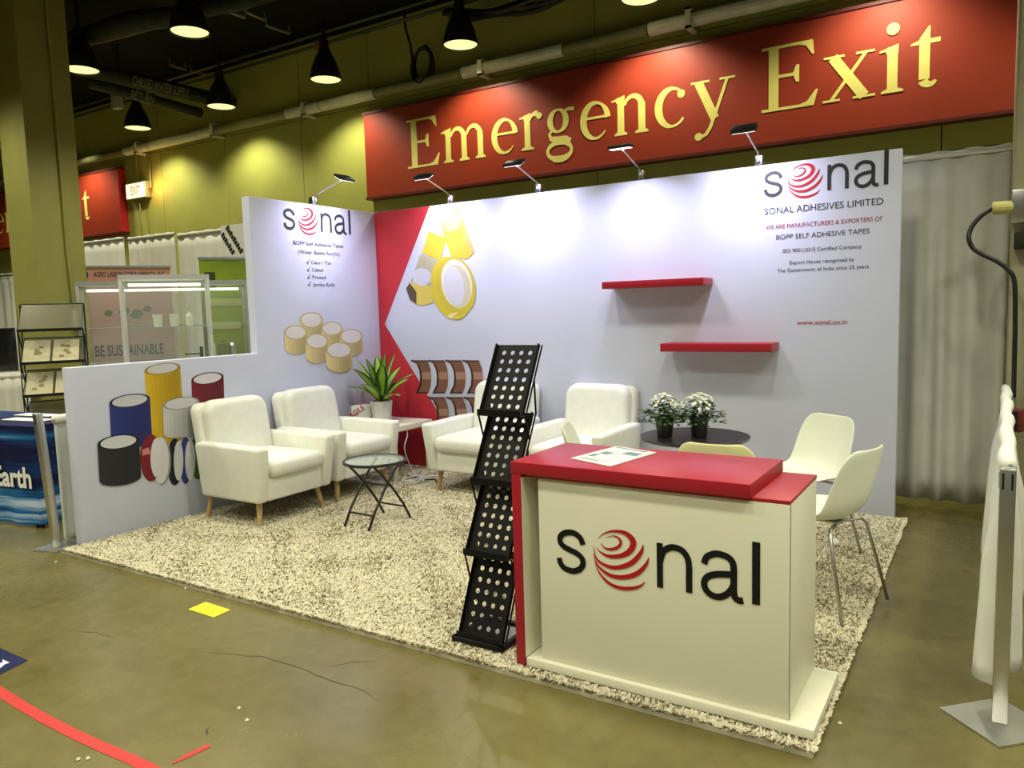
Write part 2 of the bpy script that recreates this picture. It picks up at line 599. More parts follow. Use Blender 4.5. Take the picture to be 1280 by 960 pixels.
def glyph(mb, ch, M):
    if ch == 'E':
        rect(mb, .13, 0, .13 + T, 1, M)
        rect(mb, .02, 0, .82, .045, M); rect(mb, .02, .955, .80, 1, M)
        rect(mb, .2, .50, .58, .55, M)
        poly(mb, [(.82, 0), (.88, .24), (.85, .24), (.72, .08), (.60, .04)], M)
        poly(mb, [(.80, 1), (.82, .78), (.79, .78), (.70, .92), (.58, .96)], M)
        poly(mb, [(.55, .40), (.60, .40), (.60, .66), (.55, .66), (.50, .53)], M)
        return .923
    if ch in 'nm':
        k = 1 if ch == 'n' else 2
        stems = [.16 + .40 * i for i in range(k + 1)]
        for i, x in enumerate(stems):
            rect(mb, x - T / 2 * .85, 0, x + T / 2 * .85, XH - .02 if i == 0 else XH - .16, M)
            serif(mb, x, 0, M, .125)
        flag(mb, stems[0], XH, M)
        for x in stems[:-1]:
            a = arc(x + .235, XH - .22, .165, .19, 165, 0, 16)
            stroke(mb, a, [.05 + .075 * (i / 16) ** 1.2 for i in range(17)], M)
        return .755 if k == 1 else 1.175
    if ch == 'e':
        a0, a1 = 5, 322
        n = 36
        pts = arc(.345, .335, .245, .315, a0, a1, n)
        ws = []
        for i in range(n + 1):
            an = a0 + (a1 - a0) * i / n
            w = .05 + .085 * max(0, -math.cos(math.radians(an + 8))) ** .8
            if an < 60:
                w = .05 + .07 * math.cos(math.radians(an * 1.5))
            if an > 285:
                w *= (322 - an) / 37 * .7 + .3
            ws.append(w)
        stroke(mb, pts, ws, M)
        rect(mb, .12, .365, .60, .41, M)
        return .67
    if ch == 'c':
        a0, a1, n = 52, 322, 30
        pts = arc(.35, .335, .25, .315, a0, a1, n)
        ws = [.045 + .095 * max(0, -math.cos(math.radians(a0 + (a1 - a0) * i / n + 5))) ** .8 for i in range(n + 1)]
        stroke(mb, pts, ws, M)
        poly(mb, arc(.51, .54, .068, .068, 0, 345, 16), M)
        return .67
    if ch == 'r':
        rect(mb, .18 - T / 2 * .85, 0, .18 + T / 2 * .85, XH - .02, M)
        serif(mb, .18, 0, M, .14); flag(mb, .18, XH, M)
        stroke(mb, arc(.37, XH - .16, .14, .14, 170, 70, 10), [.05, .05, .06, .06, .07, .07, .08, .09, .1, .1, .1], M)
        poly(mb, arc(.45, XH - .075, .062, .062, 0, 345, 14), M)
        return .503
    if ch == 'g':
        stroke(mb, arc(.34, .45, .17, .20, 0, 360, 32), bowlw(0, 360, .12, .04, 32), M)
        stroke(mb, [(.46, .60), (.56, .635), (.68, .62)], [.04, .06, .07], M)
        stroke(mb, [(.22, .30), (.15, .22), (.18, .14), (.32, .105), (.5, .10), (.60, .05)], [.04, .06, .09, .12, .12, .09], M)
        stroke(mb, arc(.36, -.10, .255, .155, 50, 410, 36), [.045 + .06 * abs(math.sin(math.radians(50 + i * 10))) ** 2 * (1 if i > 18 else .5) + .02 for i in range(37)], M)
        return .755
    if ch == 'y':
        stroke(mb, [(.13, .66), (.41, .04)], .145, M)
        stroke(mb, [(.62, .66), (.44, .18), (.33, -.10), (.26, -.20), (.16, -.24)], [.05, .055, .06, .06, .05], M)
        poly(mb, arc(.13, -.225, .07, .065, 0, 345, 14), M)
        rect(mb, .0, .645, .32, .68, M); rect(mb, .49, .645, .75, .68, M)
        return .755
    if ch == 'x':
        stroke(mb, [(.15, .66), (.60, .02)], .15, M)
        stroke(mb, [(.62, .66), (.13, .02)], .05, M)
        for a_, b_, y_ in ((.02, .32, .645), (.48, .74, .645), (.01, .26, 0), (.44, .75, 0)):
            rect(mb, a_, y_, b_, y_ + .035, M)
        return .755
    if ch == 'i':
        rect(mb, .21 - T / 2 * .9, 0, .21 + T / 2 * .9, XH - .02, M)
        serif(mb, .21, 0, M, .15); flag(mb, .21, XH, M)
        poly(mb, arc(.21, .91, .088, .088, 0, 345, 20), M)
        return .42
    if ch == 't':
        poly(mb, [(.13, .12), (.13 + T * .9, .12), (.13 + T * .9, .86), (.13 + T * .75, .86), (.13, .70)], M)
        stroke(mb, arc(.27, .125, .085, .085, 195, 335, 14), [.135 - .09 * i / 14 for i in range(15)], M)
        poly(mb, [(.13, .68), (.02, .64), (.02, .615), (.40, .615), (.40, .68)], M)
        return .42
    return .378


def exit_sign(label, dx):
    s = thing('emergency_exit_sign', label, 'sign', (dx, Yw, 3.58), group='long red hall signs')
    MB().box((-2.15, -.14, -.55), (5.51, 0, .55)).build('board', [M_SIGN], s)
    MB().box((5.505, -.142, -.55), (5.53, 0, .55)).build('edge_strip', M_SIGNEDGE, s)
    mb = MB()
    mb.box((-2.17, -.15, .54), (5.53, .0, .57)); mb.box((-2.17, -.15, -.57), (5.53, .0, -.54))
    mb.build('edge_trim', mat('dark_red_trim', (.10, .01, .006), .5), s)
    x = -1.43
    h = .605
    for ch in 'Emergency Exit':
        if ch != ' ':
            mb = MB()
            w = glyph(mb, ch, lambda a, b_: (x + a * h, -.143, -.25 + b_ * h))
            o = mb.build('letter', M_LETTER, s)
        else:
            w = .378
        x += w * h * 1.02
    return s


exit_sign('long red hall sign with big yellow serif letters above the white booth', 0)
exit_sign('far red hall sign showing only its last letters beside the olive column', -13.44)

# lit exit box
ex = thing('exit_box', 'small lit exit box glowing orange on the olive hall wall', 'exit sign', (-7.47, Yw - .003, 3.70))
MB().box((-.29, -.10, -.14), (.29, 0, .14)).build('housing', M_PIPE2, ex, bevel=.008)
MB().box((-.27, -.108, -.12), (.27, -.1, .12)).build('lit_face', mat('lit_sign_face', (.9, .8, .5), .5, emit=(1, .72, .34), estr=2.0), ex)
mb = MB(); put_text(mb, 'EXIT', Vector((0, -.111, 0)), Vector((1, 0, 0)), Vector((0, 0, 1)), -.13, .13, -.08, fit=(-.07, .07), fat=.02)
mb.build('lettering', mat('lit_red', (.6, .03, .02), .5, emit=(1, .1, .04), estr=.8), ex)
mb = MB(); mb.tube([(.30, -.05, 0), (.36, -.05, .02), (.37, -.05, .45), (.25, -.04, .62), (-.35, -.04, .62)], .015, 8)
mb.tube([(0, -.05, .14), (0, -.05, .62)], .012, 8); mb.tube([(0, -.05, -.14), (.02, -.05, -.62)], .012, 8)
mb.build('conduit', M_PIPE2, ex)
ld = bpy.data.lights.new('exit_glow', 'POINT'); ld.energy = 5; ld.color = (1, .5, .15); ld.shadow_soft_size = .05
lo_ = bpy.data.objects.new('exit_glow', ld); COL.objects.link(lo_); lo_.parent = ex; lo_.location = (.5, -.16, 0)

# wall pipe over the sign
pp = thing('wall_pipe', 'long white and olive pipe running along the hall wall over the red sign', 'pipe', (0, Yw - .15, 4.36))
segs = [(-16, -7.6, 0), (-7.6, -6.9, 1), (-6.9, -5.2, 1), (-5.2, -3.6, 0), (-3.6, -2.9, 1), (-2.9, -1.9, 1), (-1.9, -.5, 0), (-.5, .9, 1), (.9, 1.9, 0), (1.9, 3.9, 1), (3.9, 8, 0)]
for a, b_, k in segs:
    mb = MB(); mb.tube([(a + .01, 0, 0), (b_ - .01, 0, 0)], .072 if k else .065, 14)
    mb.build('pipe_length', M_PIPE if k else M_PIPE2, pp, smooth=False)
for x in (-7.2, -5.2, -3.2, -.2, 2.35, 5.2):
    mb = MB(); mb.box((x - .03, -.09, -.10), (x + .03, .15, -.075)); mb.box((x - .03, -.09, -.1), (x + .03, -.075, .1)); mb.box((x - .03, -.09, .08), (x + .03, .15, .1)); mb.build('bracket', M_PIPE, pp)

# overhead conduits, ducts, cable coil
cd = thing('ceiling_conduit', 'pair of thin dark conduits running along the top of the hall wall', 'conduit', (0, Yw - .25, 5.12))
for dz, dy in ((0, 0), (.09, -.12)):
    mb = MB(); mb.tube([(-15, dy, dz), (9, dy, dz)], .022, 8); mb.build('conduit_pipe', mat('conduit_grey', (.10, .10, .085), .35, metal=.6), cd)
mb = MB(); mb.lathe([(.04, -.05), (.05, .0), (.05, .05)], (-2.75, -.06, -.04), 12); mb.build('junction_box', mat('brown_cap', (.25, .13, .04), .5), cd)

co = thing('cable_coil', 'black coil of cable hanging on the hall wall between two pendant lamps', 'cable', (-1.09, Yw - .12, 4.56))
mb = MB()
pts = []
for i in range(91):
    a = 2 * math.pi * i / 30 + 1.2
    rr_ = .20 + .02 * math.sin(i * .37)
    pts.append((rr_ * .85 * math.cos(a) + .02 * math.sin(i * .21), -.02 - .0008 * i, rr_ * 1.05 * math.sin(a)))
mb.tube(pts, .018, 8); mb.build('loop', M_RUBBER, co, smooth=True)
mb = MB(); mb.tube([(-.30, -.02, .75), (-.28, -.02, .5), (-.20, -.03, .28), (-.17, -.04, .05), (-.16, -.04, -.2)], .016, 8); mb.build('tail', M_RUBBER, co, smooth=True)

bu = thing('cable_bundle', 'thick dark bundle of cables under the ceiling over the red sign', 'cable', (0, 2.0, 4.95))
mb = MB()
for k in range(5):
    mb.tube([(-.5 + 2.2 * t / 14, .05 * k - .1, .03 * (k % 2) - .14 * math.sin(math.pi * t / 14) + .02 * math.sin(t + k)) for t in range(15)], .03, 8)
mb.build('cable_run', M_RUBBER, bu, smooth=True)

du = thing('ceiling_duct', 'wavy dark flexible duct hanging from the ceiling at upper left', 'duct')
pts = [P(x, y, 2, 4.95) for x, y in ((60, 62), (110, 45), (150, 33), (185, 24), (230, 20), (260, 10), (300, 2), (340, -10))]
mb = MB(); mb.tube(pts, [.10, .11, .13, .12, .10, .09, .09, .09], 12); mb.build('duct_body', M_DUCT, du, smooth=True)

M_STK = mat('sticker_grey', (.16, .16, .10), .6)
for nm, lab, A, B, r_, words in (
        ('water_pipe', 'upper dark insulated pipe with pale stickers under the ceiling at upper left', (95, 84), (290, 129), .10, 'CHILLED WATER SUPPLY'),
        ('return_pipe', 'lower dark pipe with a short pale sticker under the ceiling at upper left', (110, 103), (250, 141), .07, 'RETURN')):
    zz = 4.75 if r_ == .10 else 4.62
    a, b_ = P(*A, 2, zz), P(*B, 2, zz)
    t = thing(nm, lab, 'pipe')
    mb = MB(); mb.tube([a, b_], r_, 14); mb.build('pipe_length', M_DUCT, t)
    d = (b_ - a).normalized()
    U = d
    nrm = (CAM - a.lerp(b_, .5)); nrm = (nrm - d * nrm.dot(d)).normalized()
    V = nrm.cross(U)
    L = (b_ - a).length
    for f0, f1 in ((.30, .66),) if r_ == .10 else ((.32, .52),):
        mb = MB(); O = a + U * (L * f0) + nrm * (r_ + .006)
        put_text(mb, words, O, U, V, 0, L * (f1 - f0), -.06, fit=(-.06, .06), fat=.01)
        mb.build('sticker_lettering', M_STK, t)
    mb = MB(); mb.tube([a.lerp(b_, .25), a.lerp(b_, .25) + Vector((0, 0, .6))], .01, 6); mb.build('hanger', M_DUCT, t)
tb = thing('grey_junction_box', 'small pale grey box hanging from the dark pipes at upper left', 'box')
q = P(146, 125, 2, 4.55)
MB().box((q.x - .07, q.y - .05, q.z - .12), (q.x + .07, q.y + .05, q.z + .12)).build('housing', mat('pale_grey', (.25, .25, .2), .5), tb, bevel=.01)
mb = MB(); mb.tube([(q.x, q.y, q.z + .12), (q.x, q.y, 5.3)], .01, 6); mb.build('hanger', M_DUCT, tb)
for i, (A, B) in enumerate((((278, 12), (306, 22)), ((308, 15), (331, 25)), ((333, 32), (362, 42)), ((212, 81), (232, 87)), ((238, 88), (258, 93)))):
    a, b_ = P(*A, 2, 5.2), P(*B, 2, 5.2)
    mb = MB(); mb.tube([a, b_], .018, 6); mb.tube([a, a + Vector((0, 0, .1))], .008, 6); mb.tube([b_, b_ + Vector((0, 0, .1))], .008, 6)
    o = mb.build('ceiling_rail', mat('rail_grey', (.22, .22, .18), .4), None)
    tag(o, ['short pale ceiling rail nearest the photo top, left of three', 'middle short pale ceiling rail of the upper three', 'short pale ceiling rail nearest the conduits, right of the upper three', 'left of the two short rails above the stickered pipe', 'right of the two short rails above the stickered pipe'][i], 'ceiling rail', 'short ceiling rails')

# ------------------------------------------------------------------ pendant lamps (grid of the hall)
ZL = 4.50
pend = thing('pendant_lamp', 'x', 'lamp', (0, 0, ZL), group='black dome pendant lamps')
mb = MB(); mb.lathe([(.20, 0), (.195, .06), (.17, .16), (.125, .27), (.085, .34), (.065, .40)], n=32, cap=False)
mb.add([(.065 * math.cos(2 * math.pi * k / 32), .065 * math.sin(2 * math.pi * k / 32), .40) for k in range(32)], [tuple(range(32))])
mb.build('dome', mat('lamp_dome_black', (.012, .011, .008), .5), pend, smooth=True)
mb = MB(); mb.add([(.188 * math.cos(2 * math.pi * k / 32), .188 * math.sin(2 * math.pi * k / 32), .015) for k in range(32)], [tuple(range(32))]); mb.build('diffuser', M_LAMPGLOW, pend)
mb = MB(); mb.tube([(0, 0, .4), (0, 0, .8)], .02, 8); mb.lathe([(.06, .4), (.06, .5)], n=14); mb.build('stem', M_BLACK, pend)
labels = {(2.0, 0): 'black dome pendant lamp cut by the photo top, above the word Exit', (-.2, 0): 'black dome pendant lamp above the word Emergency, right of the cable coil',
          (-2.35, 0): 'black dome pendant lamp left of the hanging cable coil', (-4.45, 0): 'black dome pendant lamp at the right end of the stickered pipe', (-6.5, 0): 'black dome pendant lamp below the stickered pipe',
          (-2.25, 1): 'largest pendant lamp, top left of the photo below the wavy duct', (-4.35, 1): 'pendant lamp half hidden by the olive column'}
spotd = bpy.data.lights.new('pendant_light', 'SPOT')
spotd.energy = PENDANT_W
spotd.color = HALL
spotd.spot_size = math.radians(128)
spotd.spot_blend = 0.6
spotd.shadow_soft_size = 0.06
spotw = spotd.copy()
spotw.shadow_soft_size = 0.20
lbl_rows = [1.80, -0.25]
used = []
first = True
for (lx, row), lab in labels.items():
    q = None
    o = pend if first else copy_tree(pend)
    first = False
    o.location = (lx, lbl_rows[row], ZL)
    o['label'] = lab
    used.append((lx, lbl_rows[row]))
# the light of every lamp of the grid (the same lamps carry on above and behind the photo)
gx = [-10.8, -8.65, -6.5, -4.4, -2.3, -.2, 2.0, 4.15, 6.3, 8.4]
gy = [1.80, -.25, -2.35, -4.45, -6.55, -8.65]
for y in gy:
    for x in gx:
        for (ux, uy) in used:
            if abs(ux - x) < .3 and abs(uy - y) < .3:
                x = ux
        if y == -.25 and -.5 < x < 4.5:
            continue                     # lamps above the back wall left out, so the arm lamps dominate it
        seen = any(abs(ux - x) < .3 and abs(uy - y) < .3 for ux, uy in used)
        o = bpy.data.objects.new('pendant_light', spotd if seen else spotw)
        COL.objects.link(o)
        o.location = (x, y, ZL - .01)

# ------------------------------------------------------------------ drapes on pipe frames


def drape(name, label, A, B, ztop, zbot, amp=.03, waves=9, group=None, flare=1.0, seed=0, mat_=None):
    """pleated cloth between the floor points A and B"""
    rd = random.Random(seed)
    A, B = Vector((*A, 0)), Vector((*B, 0))
    d = (B - A)
    L = d.length
    d.normalize()
    nrm = Vector((-d.y, d.x, 0))
    nu, nv = waves * 8, 14
    ph = [rd.uniform(-.6, .6) for _ in range(waves + 1)]
    am = [rd.uniform(.45, 1.2) for _ in range(waves + 1)]
    mb = MB()
    vs_ = []
    for j in range(nv + 1):
        t = j / nv
        z = ztop + (zbot - ztop) * t
        for i in range(nu + 1):
            s = i / nu
            k = s * waves
            k0 = int(min(k, waves - 1e-6))
            fr = k - k0
            a_ = am[k0] * (1 - fr) + am[k0 + 1] * fr
            p_ = ph[k0] * (1 - fr) + ph[k0 + 1] * fr
            off = amp * a_ * math.sin(2 * math.pi * k + p_) * (.15 + .85 * min(1, t * 2.5)) * (1 + (flare - 1) * t)
            zz = z + (.004 * math.sin(5 * k + 1) if j == 0 else 0)
            vs_.append(A + d * (L * s) + nrm * off + Vector((0, 0, zz)))
    mb.add(vs_, [(j * (nu + 1) + i, j * (nu + 1) + i + 1, (j + 1) * (nu + 1) + i + 1, (j + 1) * (nu + 1) + i) for j in range(nv) for i in range(nu)])
    r = thing(name, label, 'drape', (0, 0, 0), group=group)
    cl = mb.build('cloth', mat_ or M_DRAPE, r, smooth=True, solid=.003)
    rod = MB(); rod.tube([A + Vector((0, 0, ztop - .03)), B + Vector((0, 0, ztop - .03))], .02, 8); rod.build('rail', M_ALU, r)
    if ztop < 1:
        sl = MB(); sl.tube([A + d * (L * i / 24) + nrm * (.004 * math.sin(i * 1.1)) + Vector((0, 0, ztop - .02 + .004 * math.sin(i * .9))) for i in range(25)], [.028 + .003 * math.sin(i * 1.3) for i in range(25)], 10)
        sl.build('rail_sleeve', mat_ or M_DRAPE, r, smooth=True)
    return r


drape('drape', 'tall white drape between the booth back wall and the pale column', (3.6, .50), (5.117, .50), 2.475, .05, .035, 9, 'tall white booth drapes', seed=3)
yl = .45
drape('drape', 'tall white drape behind the green banner, next to the booth side wall', (-3.72, yl), (-1.9, yl), 2.56, .05, .035, 8, 'tall white booth drapes', seed=4)
drape('drape', 'middle tall white drape above the pink banner', (-4.80, yl), (-3.78, yl), 2.59, .05, .03, 6, 'tall white booth drapes', seed=5)
drape('drape', 'tall white drape just right of the olive column', (-6.4, yl), (-4.90, yl), 2.61, .05, .03, 7, 'tall white booth drapes', seed=6)
drape('drape', 'far white drape at the left photo edge beyond the olive column', (-14.0, 2.15), (-9.8, 2.15), 2.50, .05, .04, 14, 'tall white booth drapes', seed=8)


def post(name, label, loc, rz, h, base=.28, lean=(0, 0)):
    t = thing(name, label, 'drape post', loc, 0)
    mb = MB()
    R_ = Matrix.Rotation(rz, 4, 'Z')
    mb.box((-base / 2, -base / 2, 0), (base / 2, base / 2, .008), M=R_); mb.build('base_plate', M_ALU, t)
    Sh = Matrix(((1, 0, lean[0], 0), (0, 1, lean[1], 0), (0, 0, 1, 0), (0, 0, 0, 1)))
    mb = MB(); mb.box((-.024, -.024, .008), (.024, .024, h), M=Sh); mb.build('upright', M_ALU, t, bevel=.006)
    mb = MB()
    for sx in (-.013, .013):
        mb.box((sx - .003, -.0255, h - .07), (sx + .003, -.024, h - .015), M=Sh)
    mb.box((-.0255, -.004, h - .07), (-.024, .004, h - .015), M=Sh)
    mb.build('slot', M_BLACK, t)
    return t


post('drape_post', 'low aluminium drape post on a square plate at the right photo edge', (5.10, -2.56, 0), math.radians(45), .905, .26)
post('drape_post', 'low aluminium drape post in front of the printed low booth wall', (-.175, -3.045, 0), math.radians(15), .90, .20, lean=(-.055, -.03))
M_CLOTH2 = mat('white_rail_cloth', (.74, .75, .70), .7, var=.04, bump=.1, bscale=40)
drape('low_drape', 'low white drape gathered behind the right drape post', (5.10, -2.50), (5.12, .12), .92, .10, .055, 10, flare=1.9, seed=12, mat_=M_CLOTH2)
drape('low_drape', 'low white drape between the left drape post and the printed low wall', (-.175, -3.00), (-.17, -.10), .87, .02, .02, 12, flare=1.5, seed=13, mat_=M_CLOTH2)

# ------------------------------------------------------------------ power drop at right
ou = thing('power_outlet', 'grey wall outlet box on the pale column with a yellow plug socket', 'outlet', (5.115, .15, 2.028))
MB().box((0.0, -.06, -.10), (.16, .03, .10)).build('box', M_ALU, ou, bevel=.006)
mb = MB(); mb.tube([(-.10, -.03, .0), (-.09, -.03, .0), (.0, -.03, .0), (.01, -.03, .0)], [.034, .04, .04, .034], 14); mb.build('plug', mat('yellow_plug', (.62, .58, .20), .45), ou, smooth=False)
mb = MB(); mb.box((.02, -.065, -.26), (.12, .02, -.16)); mb.build('lower_box', M_DUCT, ou, bevel=.004)
cb = thing('power_cable', 'thick black power cable looping from the yellow plug down the column', 'cable')
pts = [(1252, 256), (1238, 262), (1224, 272), (1214, 285), (1211, 298), (1216, 310), (1228, 318), (1245, 326), (1260, 337), (1268, 352), (1269, 400), (1268, 450), (1267, 497)]
w = []
for i, (x, y) in enumerate(pts):
    w.append(P(x, y, 1, .12 - .02 * min(i, 4)))
# smooth the path
sm = []
for i in range(len(w) - 1):
    p0, p1, p2, p3 = w[max(i - 1, 0)], w[i], w[i + 1], w[min(i + 2, len(w) - 1)]
    for k in range(5):
        t = k / 5
        sm.append(.5 * ((2 * p1) + (p2 - p0) * t + (2 * p0 - 5 * p1 + 4 * p2 - p3) * t * t + (3 * p1 - p0 - 3 * p2 + p3) * t ** 3))
sm.append(w[-1])
mb = MB(); mb.tube(sm, .014, 10); mb.build('cord', M_RUBBER, cb, smooth=True)
e = w[-1]
qb = thing('power_box', 'dark red quad outlet box hanging on the black cable', 'outlet box', (e.x, e.y, e.z - .14), math.radians(-25))
MB().box((-.06, -.05, -.07), (.06, .05, .07)).build('box', mat('maroon_plastic', (.14, .02, .02), .45), qb, bevel=.01)
for sx in (-.028, .028):
    for sz in (-.034, .034):
        MB().box((sx - .02, -.054, sz - .022), (sx + .02, -.05, sz + .022)).build('socket', M_BLACK, qb)
mb = MB(); mb.tube([(0, 0, .07), (0, 0, .14)], .018, 10); mb.build('cable_gland', M_ALU, qb)

# ================================================================== THE BOOTH
W, HB, HLOW, DT, DL = 4.516, 2.445, 1.192, 1.46, 2.965
wb = structure(MB().box((-.10, 0, .012), (W, .05, HB)).build('wall_booth_back', M_PANEL, None, bevel=.006), 'white fabric booth back wall with printed logo and shelves')
mb = MB()
mb.prism([(-DL, .012), (-.0005, .012), (-.0005, HB), (-DT, HB), (-DT, HLOW), (-DL, HLOW)], 0, -.09, 0)
wl = structure(mb.build('wall_booth_left', M_PANEL, None, bevel=.006), 'white stepped booth side wall with printed tape rolls')
X, Y, Z = Vector((1, 0, 0)), Vector((0, 1, 0)), Vector((0, 0, 1))
OB, OL = Vector((0, 0, 0)), Vector((0, 0, 0))
# red corner graphic
mb = MB()
mb.add([(.004, -.0025, .014), (1.083, -.0025, .014), (.478, -.0025, .827), (.072, -.0025, 1.382), (.672, -.0025, HB - .002), (.004, -.0025, HB - .002)], [(0, 1, 2, 3, 4, 5)])
o = mb.build('red_corner_print', mat('red_fabric_print', (.52, .022, .035), .6, var=.03), wb)
o['label'] = 'red angular graphic in the booth corner'
logo(wb, OB, X, Z, 3.647, 2.225)
logo(wl, OL, Y, Z, -1.122, 2.215)
DK, RD = (58, 60, 72), (190, 50, 66)
mbd, mbr = MB(), MB()
for s, a, b_, y, h, fat, red in (('SONAL ADHESIVES LIMITED', 3.655, 4.412, 2.10, .045, 0, 0), ('WE ARE MANUFACTURERS & EXPORTERS OF', 3.661, 4.409, 1.996, .030, 0, 1), ('BOPP SELF ADHESIVE TAPES', 3.734, 4.331, 1.92, .034, 0, 0),
                                 ('ISO 9001:2015 Certified Company', 3.78, 4.286, 1.826, .026, .002, 0), ('Export House recognised by', 3.827, 4.242, 1.744, .025, .002, 0), ('The Government of India since 25 years', 3.742, 4.331, 1.692, .025, .002, 0), ('www.sonal.co.in', 3.877, 4.204, 1.323, .033, .007, 2)):
    put_text(mbr if red else mbd, s, OB, X, Z, a, b_, y, h=h, fat=fat, off=.003)
mbd.build('lettering', ink(DK), wb)
mbr.build('red_lettering', ink((170, 46, 62)), wb)
mbd = MB()
for s, a, b_, y, h in (('BOPP Self Adhesive Tapes', -1.029, -.439, 2.088, .034), ('(Water Based Acrylic)', -.979, -.489, 2.015, .034), ('Clear / Tan', -.838, -.600, 1.930, .032), ('Colour', -.832, -.694, 1.866, .032), ('Printed', -.830, -.674, 1.802, .032), ('Jumbo Rolls', -.830, -.569, 1.738, .032)):
    put_text(mbd, s, OL, Y, Z, a, b_, y, h=h, fat=.002, off=.003)
for y in (1.930, 1.866, 1.802, 1.738):
    mbd.add([(.003, u, v) for u, v in ((-.892, y + .014), (-.884, y + .018), (-.876, y + .008), (-.858, y + .042), (-.852, y + .040), (-.875, y - .004))], [(0, 1, 2, 5), (2, 3, 4, 5)])
mbd.build('lettering', ink(DK), wl)

# printed tape rolls, coloured (low wall)
pr = Print(0, 0.0, +1, (0, 440, 3.694))
pr.roll(957, 122, 75, 27, 8, 250, (118, 30, 42), (214, 212, 216))
pr.roll(748, 77, 83, 25, 24, 320, (216, 178, 32), (208, 208, 214), rim=(150, 130, 50))
pr.roll(597, 225, 95, 30, 10, 190, (44, 56, 130), (204, 206, 216), rim=(40, 44, 80))
pr.ell(912, 482, 36, 106, (70, 104, 44))
pr.ell(862, 500, 36, 108, (216, 216, 222)); pr.ell(856, 500, 30, 108, (52, 62, 130)); pr.ell(876, 498, 24, 94, (212, 212, 220))
pr.ell(805, 507, 36, 108, (30, 30, 36)); pr.ell(822, 502, 22, 92, (206, 206, 216))
pr.ell(745, 502, 42, 110, (150, 150, 156)); pr.ell(738, 500, 40, 108, (214, 214, 220))
pr.ell(695, 488, 50, 108, (122, 30, 40)); pr.ell(722, 488, 30, 92, (216, 214, 220)); pr.poly([(655, 450), (685, 440), (690, 470), (655, 478)], (210, 130, 130))
pr.roll(833, 237, 85, 28, 4, 130, (196, 196, 200), (204, 204, 210), rim=(150, 150, 156))
pr.roll(543, 415, 97, 33, 10, 168, (46, 46, 50), (210, 212, 218), rim=(26, 26, 30))
pr.build('coloured_tape_print', wl, 'printed picture of coloured tape rolls')
# printed tan rolls (tall side wall)
pr = Print(0, 0.0, +1, (300, 240, 4.0))
for cx, cy, rx, ry, hh in ((355, 640, 58, 40, 70), (458, 683, 53, 35, 80), (277, 702, 57, 36, 75), (553, 722, 57, 38, 60), (382, 745, 57, 38, 75), (492, 790, 66, 40, 72)):
    pr.roll(cx, cy, rx, ry, 3, hh, (226, 208, 150), (222, 218, 218), rim=(192, 178, 120), rot=0)
pr.build('tan_tape_print', wl, 'printed picture of six tan tape rolls')
# printed yellow rolls (back wall)
pr = Print(1, 0.0, -1, (300, 240, 4.0))
pr.poly([(935, 200), (968, 150), (1018, 185), (1030, 230)], (232, 226, 222))
pr.poly([(1003, 125), (1025, 95), (1070, 78), (1085, 82), (1172, 298), (1165, 310), (1135, 336), (1060, 330), (1020, 230)], (222, 192, 74))
pr.poly([(1003, 125), (1025, 95), (1070, 78), (1110, 150), (1090, 190), (1030, 200)], (236, 204, 128))
pr.poly([(1110, 110), (1172, 298), (1165, 310), (1120, 250)], (206, 186, 110))
pr.poly([(945, 198), (1035, 232), (1000, 345), (912, 305)], (216, 200, 66))
pr.poly([(905, 308), (985, 345), (962, 455), (856, 445)], (186, 182, 152))
pr.poly([(845, 452), (962, 470), (968, 552), (912, 568), (870, 556), (836, 500)], (214, 196, 96))
pr.poly([(832, 482), (850, 455), (884, 500), (884, 560), (852, 540)], (92, 78, 62))
pr.ell(912, 425, 48, 44, (212, 212, 226))
pr.poly(Print.epts(1060, 480, 102, 160, -12, 0, 360, 36), (214, 196, 62))
pr.poly(Print.epts(1082, 470, 96, 148, -12, 0, 360, 36), (204, 188, 70))
pr.ell(1085, 458, 76, 122, (232, 226, 206), -10)
pr.ell(1088, 470, 66, 108, (206, 200, 180), -10)
pr.ell(1072, 470, 50, 100, (210, 210, 226), -10)
pr.poly([(1035, 625), (1060, 605), (1095, 600), (1060, 632)], (236, 224, 160))
pr.build('yellow_tape_print', wb, 'printed picture of clear yellow tape rolls')
# printed brown rolls
pr = Print(1, 0.0, -1, (480, 420, 3.694))
for row, (y0, y1, xsr) in enumerate(((112, 264, (125, 203, 283, 363)), (282, 430, (205, 288, 368)))):
    hgt = y1 - y0
    for x0 in xsr:
        left = [(x0, y0), (x0 + 26, y0 + .10 * hgt), (x0 + 39, y0 + .3 * hgt), (x0 + 43, y0 + .5 * hgt), (x0 + 40, y0 + .75 * hgt), (x0 + 22, y0 + hgt)]
        right = [(x0 + 78, y0 + hgt), (x0 + 91, y0 + .8 * hgt), (x0 + 94, y0 + .5 * hgt), (x0 + 90, y0 + .25 * hgt), (x0 + 76, y0)]
        pr.poly(left + right, (124, 86, 68))
        pr.poly([(x0 + 41, y0 + .36 * hgt), (x0 + 43, y0 + .58 * hgt), (x0 + 94, y0 + .58 * hgt), (x0 + 92, y0 + .36 * hgt)], (164, 126, 106))
        pr.poly(left + [(p[0] + 9, p[1] + (3 if i else -3)) for i, p in reversed(list(enumerate(left)))], (56, 40, 36))
        pr.poly([(x0, y0), (x0 + 76, y0), (x0 + 80, y0 + 6), (x0 + 4, y0 + 6)], (70, 50, 42))
        pr.poly([(x0 + 22, y0 + hgt), (x0 + 78, y0 + hgt), (x0 + 82, y0 + hgt - 6), (x0 + 26, y0 + hgt - 6)], (70, 50, 42))
pr.build('brown_tape_print', wb, 'printed picture of brown tape rolls')

